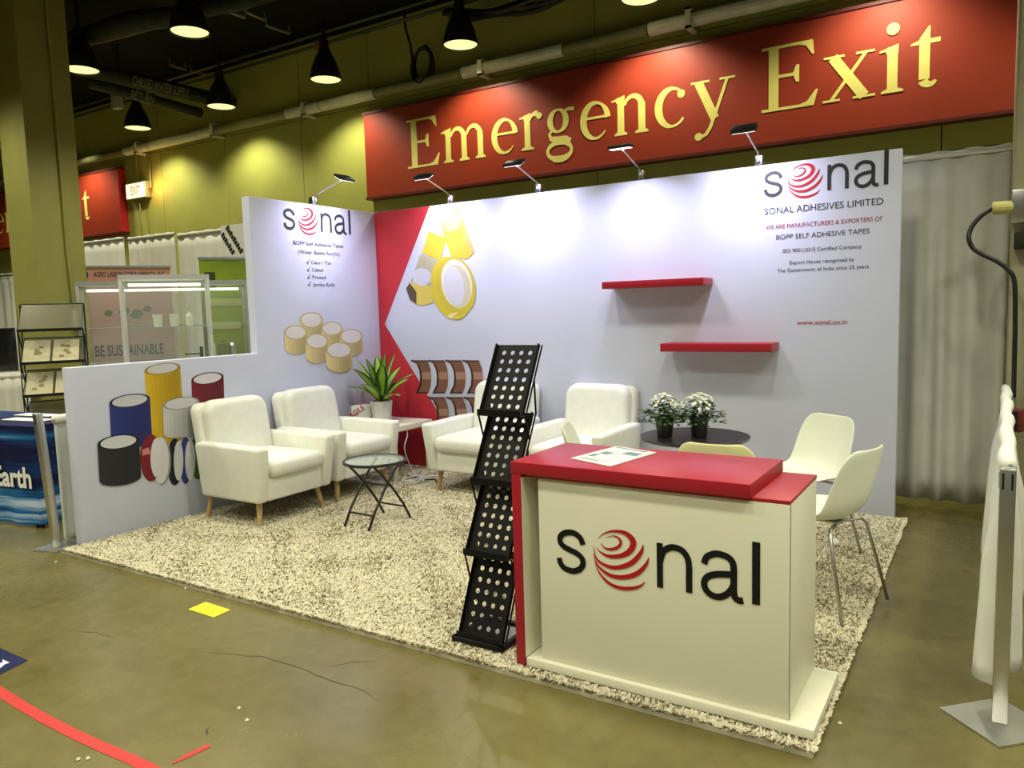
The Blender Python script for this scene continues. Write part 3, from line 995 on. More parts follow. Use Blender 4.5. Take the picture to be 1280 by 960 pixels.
# rug: backing and shag pile
rug = thing('shag_rug', 'beige shag carpet covering the booth floor', 'carpet', (0, 0, 0))
RX0, RX1, RY0, RY1 = -.02, 4.585, -3.10, -.002
mr_ = mat('shag_backing', (.50, .46, .33), .95, var=.25, scale=9, spec=.05)
MB().box((RX0, RY0, 0.0005), (RX1, RY1, .018)).build('backing', mr_, rug)
N = 270000
bx = rng.uniform(RX0 + .004, RX1 - .004, N); by = rng.uniform(RY0 + .004, RY1, N)
NE = 9000
bx[:NE // 2] = rng.uniform(RX0, RX1, NE // 2); by[:NE // 2] = RY0 + rng.uniform(0, .02, NE // 2)
bx[NE // 2:NE] = RX1 - rng.uniform(0, .02, NE - NE // 2)
fld = np.sin(bx * 7.1 + 2 * np.sin(by * 4.3)) + np.sin(by * 9.7 + 1.7 * np.sin(bx * 5.1)) + np.sin((bx + by) * 15)
ang = rng.uniform(0, 2 * math.pi, N) * .8 + fld * .7
ln = rng.uniform(.009, .019, N); wd_ = rng.uniform(.002, .0042, N)
hz = rng.uniform(.006, .015, N)
dx, dy = np.cos(ang), np.sin(ang)
px_, py_ = -dy, dx
V_ = np.empty((N, 4, 3), np.float32)
for k, (t, s) in enumerate(((0, -1), (0, 1), (1, 1), (1, -1))):
    V_[:, k, 0] = bx + dx * ln * t + px_ * wd_ * s
    V_[:, k, 1] = np.minimum(by + dy * ln * t + py_ * wd_ * s, -.004)
    V_[:, k, 2] = .017 + hz * (1.0 if t else .35) + (s * .002)
me = bpy.data.meshes.new('pile')
me.vertices.add(N * 4); me.vertices.foreach_set('co', V_.reshape(-1))
me.loops.add(N * 4); me.loops.foreach_set('vertex_index', np.arange(N * 4, dtype=np.int32))
me.polygons.add(N); me.polygons.foreach_set('loop_start', np.arange(0, N * 4, 4, dtype=np.int32))
me.update(calc_edges=True); me.validate()
mp = mat('shag_pile', (.64, .59, .44), .9, var=.16, scale=30, spec=.08)
me.materials.append(mp)
po = bpy.data.objects.new('pile', me); COL.objects.link(po); po.parent = rug; po['kind'] = 'stuff'

# ------------------------------------------------------------------ arm lamps on the booth walls
aread = bpy.data.lights.new('arm_light', 'AREA')
aread.shape = 'RECTANGLE'; aread.size = .15; aread.size_y = .07; aread.energy = ARM_W; aread.color = LED; aread.spread = math.radians(125)


def arm_lamp(label, loc, rz, tilt, roll=0):
    """stands on a wall top at the origin, reaches out along -y"""
    arm = thing('arm_lamp', label, 'lamp', loc, rz, group='black arm lamps on the booth walls')
    mb = MB(); mb.box((-.025, -.012, 0), (.025, .04, .07)); mb.box((-.012, -.03, .02), (.012, .06, .05)); mb.build('clamp', M_CHROME, arm, bevel=.004)
    mb = MB(); mb.tube([(0, 0, .06), (0, -.03, .085), (0, -.33, .175)], .006, 8); mb.build('arm', M_CHROME, arm)
    Rm = Matrix.Translation((0, -.37, .185)) @ Matrix.Rotation(math.radians(tilt), 4, 'X') @ Matrix.Rotation(math.radians(roll), 4, 'Y')
    hd = MB(); hd.box((-.085, -.045, -.006), (.085, .045, .018), M=Rm); hd.build('head', M_BLACK, arm, bevel=.006)
    hd = MB(); hd.box((-.075, -.036, -.009), (.075, .036, -.0062), M=Rm); hd.build('led_panel', M_LEDPANEL, arm)
    mb = MB(); mb.tube([(0, .03, .03), (.05, .03, .02), (.09, .04, .0), (.10, .055, -.2)], .004, 6); mb.build('cable', M_RUBBER, arm)
    armo = bpy.data.objects.new('arm_light', aread); COL.objects.link(armo); armo.parent = arm
    armo.matrix_local = Rm @ Matrix.Translation((0, 0, -.0105))
    return arm


arm_lamp('arm lamp above the printed yellow tape rolls', (.90, .012, HB), 0, 30)
arm_lamp('arm lamp on the back wall, second from the red corner', (1.81, .012, HB), 0, 30)
arm_lamp('arm lamp with its lit white panel facing the camera, third on the back wall', (2.72, .012, HB), 0, 6)
arm_lamp('arm lamp nearest the logo on the back wall', (3.61, .012, HB), 0, 36)
arm_lamp('arm lamp standing on the booth side wall', (-.012, -.75, HB), math.pi / 2, 30)

# ------------------------------------------------------------------ wall shelves
for x0, x1, z0, z1, lab in ((2.485, 3.282, 1.622, 1.676, 'upper red floating shelf on the back wall'), (2.952, 3.757, 1.143, 1.203, 'lower red floating shelf on the back wall')):
    o = MB().box((x0, -.22, z0), (x1, -.0035, z1)).build('wall_shelf', M_RED, None, bevel=.003)
    tag(o, lab, 'shelf', 'red floating shelves')

# ------------------------------------------------------------------ counter
ct = thing('reception_counter', 'white reception counter with red top and red left leg bearing the logo', 'counter', (0, 0, RUG_Z))
g = RUG_Z
MB().box((3.462, -3.041, .0), (4.578, -2.57, .035)).build('plinth', M_WHITELAM, ct, bevel=.003)
MB().box((3.525, -3.020, .035), (4.492, -2.575, .785)).build('body', M_WHITELAM, ct, bevel=.002)
MB().box((3.462, -3.0202, .785), (4.493, -2.573, .798)).build('lower_top', M_RED, ct, bevel=.002)
MB().box((3.413, -3.045, .7985), (4.368, -2.572, .847)).build('top_slab', M_RED, ct, bevel=.002)
MB().box((3.415, -3.043, .0), (3.459, -2.573, .798)).build('side_leg', M_RED, ct, bevel=.002)
MB().box((3.4592, -3.041, .036), (3.4612, -2.573, .784)).build('inner_lining', M_WHITELAM, ct)
mb = MB(); mb.box((4.4925, -3.018, .036), (4.4945, -3.013, .785)); mb.build('edge_seam', mat('seam_grey', (.35, .35, .32), .6), ct)
mbh = thing('x', None, None)
logo(ct, Vector((0, -3.020, 0)), X, Z, 3.604, .455 - g, dark=(16, 16, 18), red=(178, 22, 26))
bpy.data.objects.remove(mbh)
# leaflet on the counter
q = [P(x, y, 2, .880) for x, y in ((714, 573), (771, 558), (820, 566), (763, 583))]
lf_ = thing('leaflet', 'white printed leaflet lying on the red counter top', 'leaflet', (q[0].x, q[0].y, 0.878))
loc = [v - Vector((q[0].x, q[0].y, v.z)) for v in q]
mb = MB(); mb.add([(*v.to_tuple()[:2], .0) for v in loc] + [(*v.to_tuple()[:2], .004) for v in loc], [(3, 2, 1, 0), (4, 5, 6, 7), (0, 1, 5, 4), (1, 2, 6, 5), (2, 3, 7, 6), (3, 0, 4, 7)]); mb.build('sheet', M_PAPER, lf_)


def quadp(u0, u1, v0, v1):
    A_, B_, C_, D_ = loc
    f = lambda u, v: (A_.lerp(B_, u)).lerp(D_.lerp(C_, u), v).to_tuple()[:2] + (.0046,)
    return [f(u0, v0), f(u1, v0), f(u1, v1), f(u0, v1)]


mb = MB()
for a in ((.90, .96, .05, .85), (.45, .62, .15, .38), (.62, .8, .55, .9), (.25, .42, .1, .25)):
    mb.add(quadp(*a), [(0, 1, 2, 3)])
for a in ((.08, .12, .1, .6), (.16, .18, .1, .8)):
    mb.add(quadp(*a), [(0, 1, 2, 3)])
mb.build('print', ink((120, 138, 150)), lf_)
mb = MB(); mb.add(quadp(.5, .75, .4, .55), [(0, 1, 2, 3)]); mb.add(quadp(.3, .5, .5, .8), [(0, 1, 2, 3)]); mb.build('picture', ink((198, 214, 210)), lf_)

# ------------------------------------------------------------------ zigzag literature rack
rk = thing('literature_rack', 'tall black folding literature rack of perforated zigzag shelves beside the counter', 'rack', (3.066, -2.95, RUG_Z))
RW, DD, YS = .225, .16, .072
M_RACK = mat('matt_black_steel', (.006, .006, .006), .55, var=.2, spec=.2)
zl = [.02, .375, .685, .985, 1.29]


def perforated(w, h, nx, ny, r, m=.03):
    """flat panel with round holes, in local x (width) and y (height), thickness along z"""
    mb = MB()
    cw, ch = (w - 2 * m) / nx, (h - 2 * m) / ny
    for zz in (-.0015, .0015):
        for i in range(nx):
            for j in range(ny):
                cx, cy = m + cw * (i + .5), m + ch * (j + .5)
                n = 16
                vs_ = []
                for k in range(n):
                    a = 2 * math.pi * k / n + math.pi / n
                    c_, s_ = math.cos(a), math.sin(a)
                    q_ = max(abs(c_), abs(s_))
                    vs_ += [(cx + c_ * r, cy + s_ * r, zz), (cx + c_ / q_ * cw / 2, cy + s_ / q_ * ch / 2, zz)]
                mb.add(vs_, [(2 * k, 2 * k + 1, (2 * k + 3) % (2 * n), (2 * k + 2) % (2 * n)) for k in range(n)])
                for sx, sy in ((1, 1), (-1, 1), (-1, -1), (1, -1)):      # corner fillers of the cell
                    a0 = math.pi / n
                    t_ = math.tan(math.pi / 4 - a0)
                    mb.add([(cx + sx * cw / 2, cy + sy * ch / 2, zz), (cx + sx * cw / 2, cy + sy * ch / 2 * t_, zz), (cx + sx * cw / 2 * t_, cy + sy * ch / 2, zz)], [(0, 1, 2)])
        for a, b_, c_, d_ in ((0, 0, m, h), (w - m, 0, w, h), (m, 0, w - m, m), (m, h - m, w - m, h)):
            mb.add([(a, b_, zz), (c_, b_, zz), (c_, d_, zz), (a, d_, zz)], [(0, 1, 2, 3)])
    return mb


for i in range(4):
    h = zl[i + 1] - zl[i]
    dz, dy = h, DD
    Lp = math.hypot(dz, dy)
    mb = perforated(RW, Lp, 4, 7, .0115, .018)
    ey, ez = Vector((0, dy, dz)).normalized(), Vector((0, -dz, dy)).normalized()
    mb.v = [tuple(Vector((v[0], YS * i, zl[i])) + ey * v[1] + ez * v[2]) for v in mb.v]
    pn = mb.build('shelf_panel', M_RACK, rk)
    # rims: side lips and the tray at the foot
    for sx in (0, RW):
        lp = MB()
        a = Vector((sx, YS * i, zl[i])); b_ = a + ey * Lp
        lp.add([a, b_, b_ + ez * .022, a + ez * .022, a + X * (.003 if sx else -.003), b_ + X * (.003 if sx else -.003), b_ + ez * .022 + X * (.003 if sx else -.003), a + ez * .022 + X * (.003 if sx else -.003)], [(0, 1, 2, 3), (7, 6, 5, 4), (0, 4, 5, 1), (1, 5, 6, 2), (2, 6, 7, 3), (3, 7, 4, 0)])
        lp.build('side_lip', M_RACK, pn)
    tr = MB()
    tr.box((-.003, YS * i - .030, zl[i] - .006), (RW + .003, YS * i + .004, zl[i] - .002)); tr.box((-.003, YS * i - .033, zl[i] - .006), (RW + .003, YS * i - .030, zl[i] + .024))
    tr.build('tray', M_RACK, pn)
for sx in (-.012, RW + .012):
    mb = MB()
    for i in range(4):
        if i < 3:
            mb.tube([(sx, YS * (i + 1) - .01, zl[i + 1]), (sx, YS * i + DD * .62, zl[i] + (zl[i + 1] - zl[i]) * .62)], .0045, 6)
        mb.tube([(sx, YS * i + DD * .5, (zl[i] + zl[i + 1]) / 2), (sx, YS * max(i - 1, 0) + DD, zl[i])], .0045, 6)
        mb.tube([(sx, YS * i, zl[i]), (sx, YS * i + DD, zl[i + 1])], .0045, 6)
    mb.build('scissor_frame', M_RACK, rk)
mb = MB()
mb.box((-.02, -.045, 0), (RW + .02, -.02, .022)); mb.box((-.02, .20, 0), (RW + .02, .225, .022)); mb.box((-.02, -.045, 0), (.005, .225, .022)); mb.box((RW - .005, -.045, 0), (RW + .02, .225, .022))
mb.build('base_frame', M_RACK, rk, bevel=.003)
MB().box((.005, -.02, .001), (RW - .005, .2, .006)).build('base_tray', mat('grey_base_plate', (.30, .31, .34), .4), rk)


# ------------------------------------------------------------------ armchairs
def rounded_outline(w, h, r, n=6):
    out = [(-w / 2, 0), (w / 2, 0)]
    for cx, a0 in ((w / 2 - r, 0), (-w / 2 + r, 90)):
        for i in range(n + 1):
            a = math.radians(a0 + 90 * i / n)
            out.append((cx + r * math.cos(a), h - r + r * math.sin(a)))
    return out


def armchair(label):
    t = thing('armchair', label, 'armchair', group='white leatherette armchairs')
    # local: front towards -y, width along x, origin on the carpet in the middle of the seat depth
    w, d = .69, .75
    for sx in (-1, 1):
        for sy in (-1, 1):
            mb = MB()
            mb.tube([(sx * .265, sy * .255, .18), (sx * .295, sy * .285, 0)], [.024, .014], 12)
            mb.build('leg', M_OAK, t, smooth=False)
    # base under the seat
    mb = MB(); mb.box((-w / 2 + .09, -.345, .168), (w / 2 - .09, .30, .34)); mb.build('seat_base', M_LEATHER, t, bevel=.02, seg=3)
    # arms with a front that leans out towards the top
    for sx in (-1, 1):
        x0, x1 = sx * (w / 2 - .095), sx * (w / 2)
        mb = MB()
        prof = [(-.345, .165), (.28, .165), (.305, .40), (.31, .56), (.10, .565), (-.405, .56), (-.385, .40)]
        mb.prism(prof, 0, min(x0, x1), max(x0, x1))
        # flare the top outwards
        mb.v = [(v[0] + sx * .018 * max(0, (v[2] - .3) / .26), v[1], v[2]) for v in mb.v]
        mb.build('arm', M_LEATHER, t, bevel=.028, seg=4)
    # cushion
    mb = MB(); mb.box((-w / 2 + .10, -.40, .335), (w / 2 - .10, .20, .455)); cu = mb.build('seat_cushion', M_LEATHER, t, bevel=.05, seg=5)
    for v in cu.data.vertices:
        if v.co.z > .4:
            v.co.z += .02 * (1 - (v.co.x / .25) ** 2) * (1 - min(1, abs(v.co.y + .1) / .35) ** 2)
    # inner back pad and outer back frame
    for nm, yy, th, ww, hh, rr_, z0, bv in (('back_cushion', .16, .13, .545, .52, .10, .33, .045), ('back_frame', .27, .10, .60, .665, .07, .165, .03)):
        mb = MB(); mb.prism(rounded_outline(ww, hh, rr_), 1, yy, yy + th)
        mb.v = [(v[0], v[1] + .16 * (v[2] - 0.0), v[2] + z0) for v in mb.v]
        mb.v = [(x, y - (.04 if nm == 'back_frame' else 0), z) for x, y, z in mb.v]
        mb.build(nm, M_LEATHER, t, bevel=bv, seg=4)
    return t


ac = armchair('white armchair nearest the printed coloured rolls, at the left')
ac.location = (.455, -1.845, RUG_Z); ac.rotation_euler = (0, 0, math.pi / 2)
dup(ac, 'white armchair along the side wall, next to the leafy plant', (.445, -1.085, RUG_Z), math.pi / 2)
dup(ac, 'white armchair against the back wall, partly behind the black literature rack', (1.50, -.43, RUG_Z), 0)
dup(ac, 'white armchair against the back wall below the upper red shelf', (2.40, -.43, RUG_Z), 0)

# ------------------------------------------------------------------ glass folding side table
gt = thing('folding_table', 'round glass-topped black folding table between the armchairs', 'table', (1.415, -1.68, RUG_Z), math.radians(-2))
zt = .44
mb = MB(); mb.lathe([(.205, zt - .006), (.205, zt + .0)], n=40); mb.build('glass_top', M_GLASS, gt)
mb = MB(); mb.tube([(.212 * math.cos(2 * math.pi * k / 40), .212 * math.sin(2 * math.pi * k / 40), zt - .006) for k in range(40)], .011, 8, closed=True); mb.build('rim', M_BLACK, gt, smooth=True)
for sx in (-1, 1):
    for k in (-1, 1):
        xx = sx * (.13 if k > 0 else .115)
        mb = MB(); mb.tube([(xx, k * .20, 0), (xx, k * .13, .12), (xx, k * .03, .25), (xx, -k * .07, .36), (xx, -k * .14, zt - .015)], .009, 8)
        mb.build('leg', M_BLACK, gt, smooth=True)
for k in (-1, 1):
    xx = .13 if k > 0 else .115
    mb = MB(); mb.tube([(-xx, k * .15, .09), (xx, k * .15, .09)], .007, 8); mb.build('stretcher', M_BLACK, gt)
mb = MB(); mb.tube([(-.13, 0, .27), (.13, 0, .27)], .006, 8); mb.build('pivot_rod', M_BLACK, gt)

# ------------------------------------------------------------------ white side table with plant and box
st = thing('side_table', 'low white square side table in the booth corner', 'table', (.40, -.36, RUG_Z))
MB().box((-.275, -.275, .42), (.275, .275, .47)).build('table_top', M_WHITELAM, st, bevel=.003)
for sx in (-1, 1):
    for sy in (-1, 1):
        MB().box((sx * .25 - .025, sy * .25 - .025, 0), (sx * .25 + .025, sy * .25 + .025, .42)).build('leg', M_WHITELAM, st, bevel=.002)
pl = thing('potted_plant', 'striped broad-leaved plant in a white tapered pot on the side table', 'plant', (.345, -.40, RUG_Z + .47))
mb = MB(); mb.lathe([(.075, 0), (.080, .01), (.10, .185), (.10, .195), (.088, .195), (.086, .17)], n=8, cap=False); mb.add([(.075 * math.cos(2 * math.pi * k / 8), .075 * math.sin(2 * math.pi * k / 8), .001) for k in range(8)], [tuple(range(8))])
mb.build('pot', M_POT, pl)
mb = MB(); mb.lathe([(.088, .165), (.05, .175), (.01, .178)], n=8); mb.build('soil', M_SOIL, pl)


def leaf(parent, az, elev, L, wmax, droop, z0, r0=.012, twist=0.0):
    mb = MB()
    n = 12
    p = Vector((r0 * math.cos(az), r0 * math.sin(az), z0))
    dirh = Vector((math.cos(az), math.sin(az), 0))
    side = Vector((-math.sin(az), math.cos(az), 0))
    e = elev
    vs_ = []
    for i in range(n + 1):
        t = i / n
        wv = wmax * (math.sin(math.pi * min(1, t * .93 + .06) ** 1.25) ** .75) * (1 if t > .2 else .55 + 2.25 * t) + .002
        up = (dirh * -math.sin(e) + Z * math.cos(e))
        sd = (side * math.cos(twist) + up * math.sin(twist))
        for k in (-1, -.5, 0, .5, 1):
            vs_.append(p + sd * (wv * k) + up * (abs(k) * wv * .22))
        step = L / n
        p = p + (dirh * math.cos(e) + Z * math.sin(e)) * step
        e -= droop / n
    fs, mi = [], []
    for i in range(n):
        for k in range(4):
            mb.add([vs_[i * 5 + k], vs_[i * 5 + k + 1], vs_[(i + 1) * 5 + k + 1], vs_[(i + 1) * 5 + k]], [(0, 1, 2, 3)], 0 if k in (0, 3) else 1)
    o = mb.build('leaf', [M_LEAFD, M_LEAFL], parent, smooth=True)
    return o


rl = random.Random(21)
for i in range(15):
    az = i * 2.399 + rl.uniform(-.2, .2)
    k = i / 14
    leaf(pl, az, math.radians(84 - 42 * k + rl.uniform(-6, 6)), rl.uniform(.38, .50) * (1 - .16 * k), rl.uniform(.050, .062), math.radians(rl.uniform(5, 30) + 30 * k), .17, twist=rl.uniform(-.35, .35))
fb = thing('parcel_box', 'white parcel with red FRAGILE lettering on the side table behind the armchair', 'box', (.205, -.50, RUG_Z + .47), math.radians(8))
MB().box((-.065, -.085, 0), (.065, .085, .16)).build('carton', M_PAPER, fb, bevel=.003)
mb = MB()
Uf = Vector((.83, 0, .55)).normalized(); Vf = Vector((-.55, 0, .83)).normalized()
put_text(mb, 'FRAGILE', Vector((-.125, -.0865, .0)), Uf, Vf, 0, .25, .0, h=.052, fat=.02)
mb.build('lettering', ink((168, 22, 30)), fb)

# cables on the carpet near the side table
M = [(.62, -.40, .49), (.66, -.43, .40), (.68, -.50, .30), (.66, -.42, .14), (.70, -.40, .05), (.82, -.44, .045), (.95, -.34, .045), (1.05, -.40, .045)]
mb = MB(); mb.tube(spline(M), .005, 6); o = mb.build('white_cable', M_RUBBERW, None, smooth=True); tag(o, 'white cable hanging from the side table to the carpet', 'cable')
mb = MB(); mb.tube([(.72 + .13 * t / 10 * 3, -.54 + .05 * math.sin(t * 1.1), .047) for t in range(11)], .007, 6)
o = mb.build('black_cable', M_RUBBER, None, smooth=True); tag(o, 'black cable lying on the carpet beside the side table', 'cable')
mb = MB()
mb.tube([(.86 + .10 * math.cos(a / 8 * math.pi) * (1 - a / 90), -.62 + .09 * math.sin(a / 8 * math.pi), .05 + .0006 * a) for a in range(40)], .0055, 6)
o = mb.build('coiled_cable', M_RUBBERW, None, smooth=True); tag(o, 'coiled white cable on the carpet beyond the glass table', 'cable')

# ------------------------------------------------------------------ round black table with two flower pots
rt = thing('round_table', 'round black table behind the counter holding two flower pots', 'table', (3.575, -1.285, RUG_Z))
mb = MB(); mb.lathe([(.29, .665), (.31, .672), (.315, .688), (.31, .69)], n=48); mb.build('table_top', M_BLACKTOP, rt)
mb = MB(); mb.tube([(0, 0, .02), (0, 0, .667)], .03, 16); mb.build('pedestal', M_CHROME, rt)
mb = MB(); mb.lathe([(.21, 0), (.21, .012), (.05, .03), (.03, .03)], n=36); mb.build('base', M_CHROME, rt)


def flower_pot(label, loc, seed):
    rd = random.Random(seed)
    t = thing('flower_pot', label, 'plant', loc, group='potted white flowers')
    mb = MB(); mb.lathe([(.040, 0), (.043, .004), (.056, .105), (.060, .105), (.060, .122), (.053, .122), (.052, .1)], n=20, cap=False)
    mb.add([(.04 * math.cos(2 * math.pi * k / 20), .04 * math.sin(2 * math.pi * k / 20), .001) for k in range(20)], [tuple(range(20))])
    mb.build('pot', M_BLACKTOP, t)
    fo, bl = MB(), MB()
    for i in range(230):
        a = rd.uniform(0, 2 * math.pi); r_ = rd.uniform(.02, .155) ; z_ = .105 + rd.uniform(0, .12) * (1 - (r_ / .16) ** 2) + (0 if r_ < .09 else -.03 * rd.random())
        c = Vector((r_ * math.cos(a), r_ * math.sin(a), z_))
        d = Vector((math.cos(a) + rd.uniform(-.6, .6), math.sin(a) + rd.uniform(-.6, .6), rd.uniform(-.5, .6))).normalized()
        s = d.cross(Z).normalized() * rd.uniform(.009, .015)
        L = rd.uniform(.025, .045)
        up = d.cross(s).normalized() * .006
        fo.add([c - d * L / 2, c - s, c + d * L / 2, c + s, c + up], [(0, 1, 4), (1, 2, 4), (2, 3, 4), (3, 0, 4)])
    for i in range(95):
        a = rd.uniform(0, 2 * math.pi); th = rd.uniform(.0, 1.25)
        c = Vector((.105 * math.sin(th) * math.cos(a), .105 * math.sin(th) * math.sin(a), .145 + .10 * math.cos(th) + rd.uniform(-.01, .012)))
        nrm = (Vector((math.sin(th) * math.cos(a), math.sin(th) * math.sin(a), math.cos(th) + .3)) + Vector((rd.uniform(-.4, .4), rd.uniform(-.4, .4), 0))).normalized()
        u_ = nrm.orthogonal().normalized(); v_ = nrm.cross(u_)
        R_ = rd.uniform(.010, .016)
        a0 = rd.uniform(0, 1)
        vs_ = [c]
        for k in range(10):
            an = a0 + 2 * math.pi * k / 10
            rr_ = R_ if k % 2 == 0 else R_ * .5
            vs_.append(c + u_ * rr_ * math.cos(an) + v_ * rr_ * math.sin(an) + nrm * (.004 if k % 2 == 0 else 0))
        bl.add(vs_, [(0, 1 + k, 1 + (k + 1) % 10) for k in range(10)])
    tag(fo.build('foliage', M_LEAFM, t), kind='stuff')
    tag(bl.build('blossoms', M_PETAL, t), kind='stuff')
    sp = MB()
    for k in range(2):
        a = rd.uniform(-.6, .6) + (0 if seed % 2 else math.pi)
        sp.tube([(0.02 * math.cos(a), .02 * math.sin(a), .12), (.10 * math.cos(a), .10 * math.sin(a), .15), (.155 * math.cos(a), .155 * math.sin(a), .13 + .03 * k)], .0025, 5)
    sp.build('stem', M_LEAFM, t)
    return t


flower_pot('left pot of white flowers on the round black table', (3.435, -1.40, RUG_Z + .691), 4)
flower_pot('right pot of white flowers on the round black table', (3.615, -1.32, RUG_Z + .691), 5)


# ------------------------------------------------------------------ shell chairs
def shell_chair(label, m, loc, rz, foot=None):
    t = thing('shell_chair', label, 'chair', loc, rz, group='moulded shell chairs')
    prof = [(-.235, .405, .17, .015), (-.215, .425, .205, .02), (-.12, .435, .225, .03), (.0, .428, .23, .04), (.09, .425, .228, .05), (.150, .445, .222, .06), (.185, .50, .215, .065), (.205, .57, .21, .06), (.222, .65, .205, .05), (.238, .72, .19, .038), (.247, .76, .165, .03), (.250, .778, .12, .02)]
    nu = 12
    vs_ = []
    for i, (y, z, w, c) in enumerate(prof):
        a = prof[max(i - 1, 0)]; b_ = prof[min(i + 1, len(prof) - 1)]
        tx = Vector((0, b_[0] - a[0], b_[1] - a[1])).normalized()
        nn = Vector((0, -tx.z, tx.y))
        for k in range(nu + 1):
            s = -1 + 2 * k / nu
            vs_.append(Vector((s * w, y, z)) + nn * (c * abs(s) ** 2.5))
    mb = MB()
    mb.add(vs_, [(i * (nu + 1) + k, i * (nu + 1) + k + 1, (i + 1) * (nu + 1) + k + 1, (i + 1) * (nu + 1) + k) for i in range(len(prof) - 1) for k in range(nu)])
    mb.build('shell', m, t, smooth=True, solid=.008, subsurf=1)
    for sx in (-1, 1):
        for sy in (-1, 1):
            mb = MB(); mb.tube([(sx * .04, sy * .10, .405), (sx * .15, sy * .125, .40), (sx * .175, sy * .14, .375), (sx * .225, sy * .225, .0)], .0085, 8)
            lg = mb.build('leg', M_CHROME, t, smooth=True)
    mb = MB(); mb.tube([(0, -.12, .407), (0, .11, .407)], .011, 8); mb.box((-.06, -.11, .405), (.06, .11, .415)); mb.build('seat_mount', M_CHROME, t)
    return t


def face(dx, dy):
    return math.atan2(dx, -dy)          # local front is -y


shell_chair('white shell chair at the carpet edge, seen from its side and back', M_SHELL, (4.36, -1.74, RUG_Z), face(-.95, .31))
shell_chair('white shell chair farther back, its seat turned towards the camera', M_SHELL, (4.12, -.98, RUG_Z), face(-.55, -.83))
shell_chair('cream shell chair showing only its back top behind the counter', M_CREAM, (3.895, -1.74, RUG_Z), face(-.05, 1))
shell_chair('white shell chair left of the round table, in profile behind the counter', M_SHELL, (3.16, -1.62, RUG_Z), face(.93, .36))
tagp = P(1043, 679, 2, .045)
o = MB(); o.lathe([(.008, 0), (.024, .008), (.028, .02), (.022, .036), (.008, .042)], (tagp.x, tagp.y, .030), 9)
o = o.build('paper_ball', M_PAPER, None); tag(o, 'small crumpled white paper ball on the carpet beside the shell chair', 'paper')

# ------------------------------------------------------------------ marks on the concrete floor
q = [P(x, y, 2, 0) for x, y in ((236, 762), (257, 753), (288, 763), (267, 772))]
nt_ = thing('yellow_note', 'yellow paper note taped to the concrete floor', 'note')
mb = MB(); mb.add([(v.x, v.y, .0010) for v in q] + [(v.x, v.y, .0030) for v in q], [(3, 2, 1, 0), (4, 5, 6, 7), (0, 1, 5, 4), (1, 2, 6, 5), (2, 3, 7, 6), (3, 0, 4, 7)]); mb.build('sheet', mat('yellow_paper', (.85, .78, .012), .6), nt_)
mb = MB()
A_, B_, C_, D_ = q
for r_ in (.30, .52, .72):
    n = 6
    for k in range(n):
        u0, u1 = .16 + .68 * k / n, .16 + .68 * (k + .7) / n
        if (k * 7 + int(r_ * 10)) % 5 == 0:
            continue
        fn = lambda u, v: (B_.lerp(C_, u)).lerp(A_.lerp(D_, u), v).to_tuple()[:2] + (.0036,)
        mb.add([fn(u0, r_), fn(u1, r_), fn(u1, r_ + .07), fn(u0, r_ + .07)], [(0, 1, 2, 3)])
mb.build('print', ink((170, 160, 20)), nt_)


def tape(name, label, px, w):
    pts = [P(x, y, 2, 0) for x, y in px]
    vs_ = []
    for i, q_ in enumerate(pts):
        t = (pts[min(i + 1, len(pts) - 1)] - pts[max(i - 1, 0)]).normalized()
        nn = Vector((-t.y, t.x, 0)) * (w[i] if isinstance(w, list) else w)
        vs_ += [(q_.x + nn.x, q_.y + nn.y, .0015), (q_.x - nn.x, q_.y - nn.y, .0015)]
    mb = MB(); mb.add(vs_, [(2 * i, 2 * i + 1, 2 * i + 3, 2 * i + 2) for i in range(len(pts) - 1)])
    o = mb.build(name, mat('red_tape', (.52, .03, .028), .35), None, solid=.001)
    tag(o, label, 'tape')


tape('floor_tape', 'long curving strip of red tape on the floor at lower left', [(-30, 846), (0, 865), (30, 884), (60, 901), (95, 919), (130, 935), (165, 950), (195, 965), (230, 985)], .022)
tape('floor_tape', 'short torn strip of red tape on the concrete floor', [(215, 955), (235, 945), (262, 932)], [.004, .012, .012])
dc = thing('floor_decal', 'dark blue floor sticker with a white mark at the left edge', 'sticker')
q = [P(x, y, 2, 0) for x, y in ((35, 826), (-30, 797), (-90, 835), (-5, 846))]
mb = MB(); mb.add([(v.x, v.y, .0010) for v in q] + [(v.x, v.y, .0024) for v in q], [(3, 2, 1, 0), (4, 5, 6, 7), (0, 1, 5, 4), (1, 2, 6, 5), (2, 3, 7, 6), (3, 0, 4, 7)]); mb.build('sheet', mat('navy_vinyl', (.014, .018, .075), .25, spec=.6), dc)
mb = MB(); q = [P(x, y, 2, 0) for x, y in ((-8, 834), (4, 828), (3, 825), (12, 829), (6, 831), (0, 836))]
mb.add([(v.x, v.y, .003) for v in q], [(0, 1, 2, 3, 4, 5)]); mb.build('white_mark', M_PAPER, dc)
TUFT = ['just above the left corner of the yellow note', 'at the carpet edge right above the yellow note', 'upper of the two right of the short red tape', 'lower of the two right of the short red tape', 'left of the two below the long red tape', 'right of the two below the long red tape', 'near the plate of the left drape post', 'beside the right corner of the counter plinth']
for i, (x, y) in enumerate(((232, 736), (267, 742), (299, 886), (309, 901), (98, 950), (110, 949), (70, 703), (1050, 905))):
    q = P(x, y, 2, 0)
    o = MB(); o.lathe([(.003, .0), (.008, .003), (.004, .008)], (q.x, q.y, 0), 7)
    o = o.build('lint_tuft', mp, None); tag(o, 'tiny beige carpet tuft ' + TUFT[i], 'lint', 'carpet tufts scattered on the concrete')

# ================================================================== NEIGHBOUR BOOTH, LEFT


def facing(pos):
    d = CAM - Vector(pos)
    return math.atan2(d.x, -d.y)


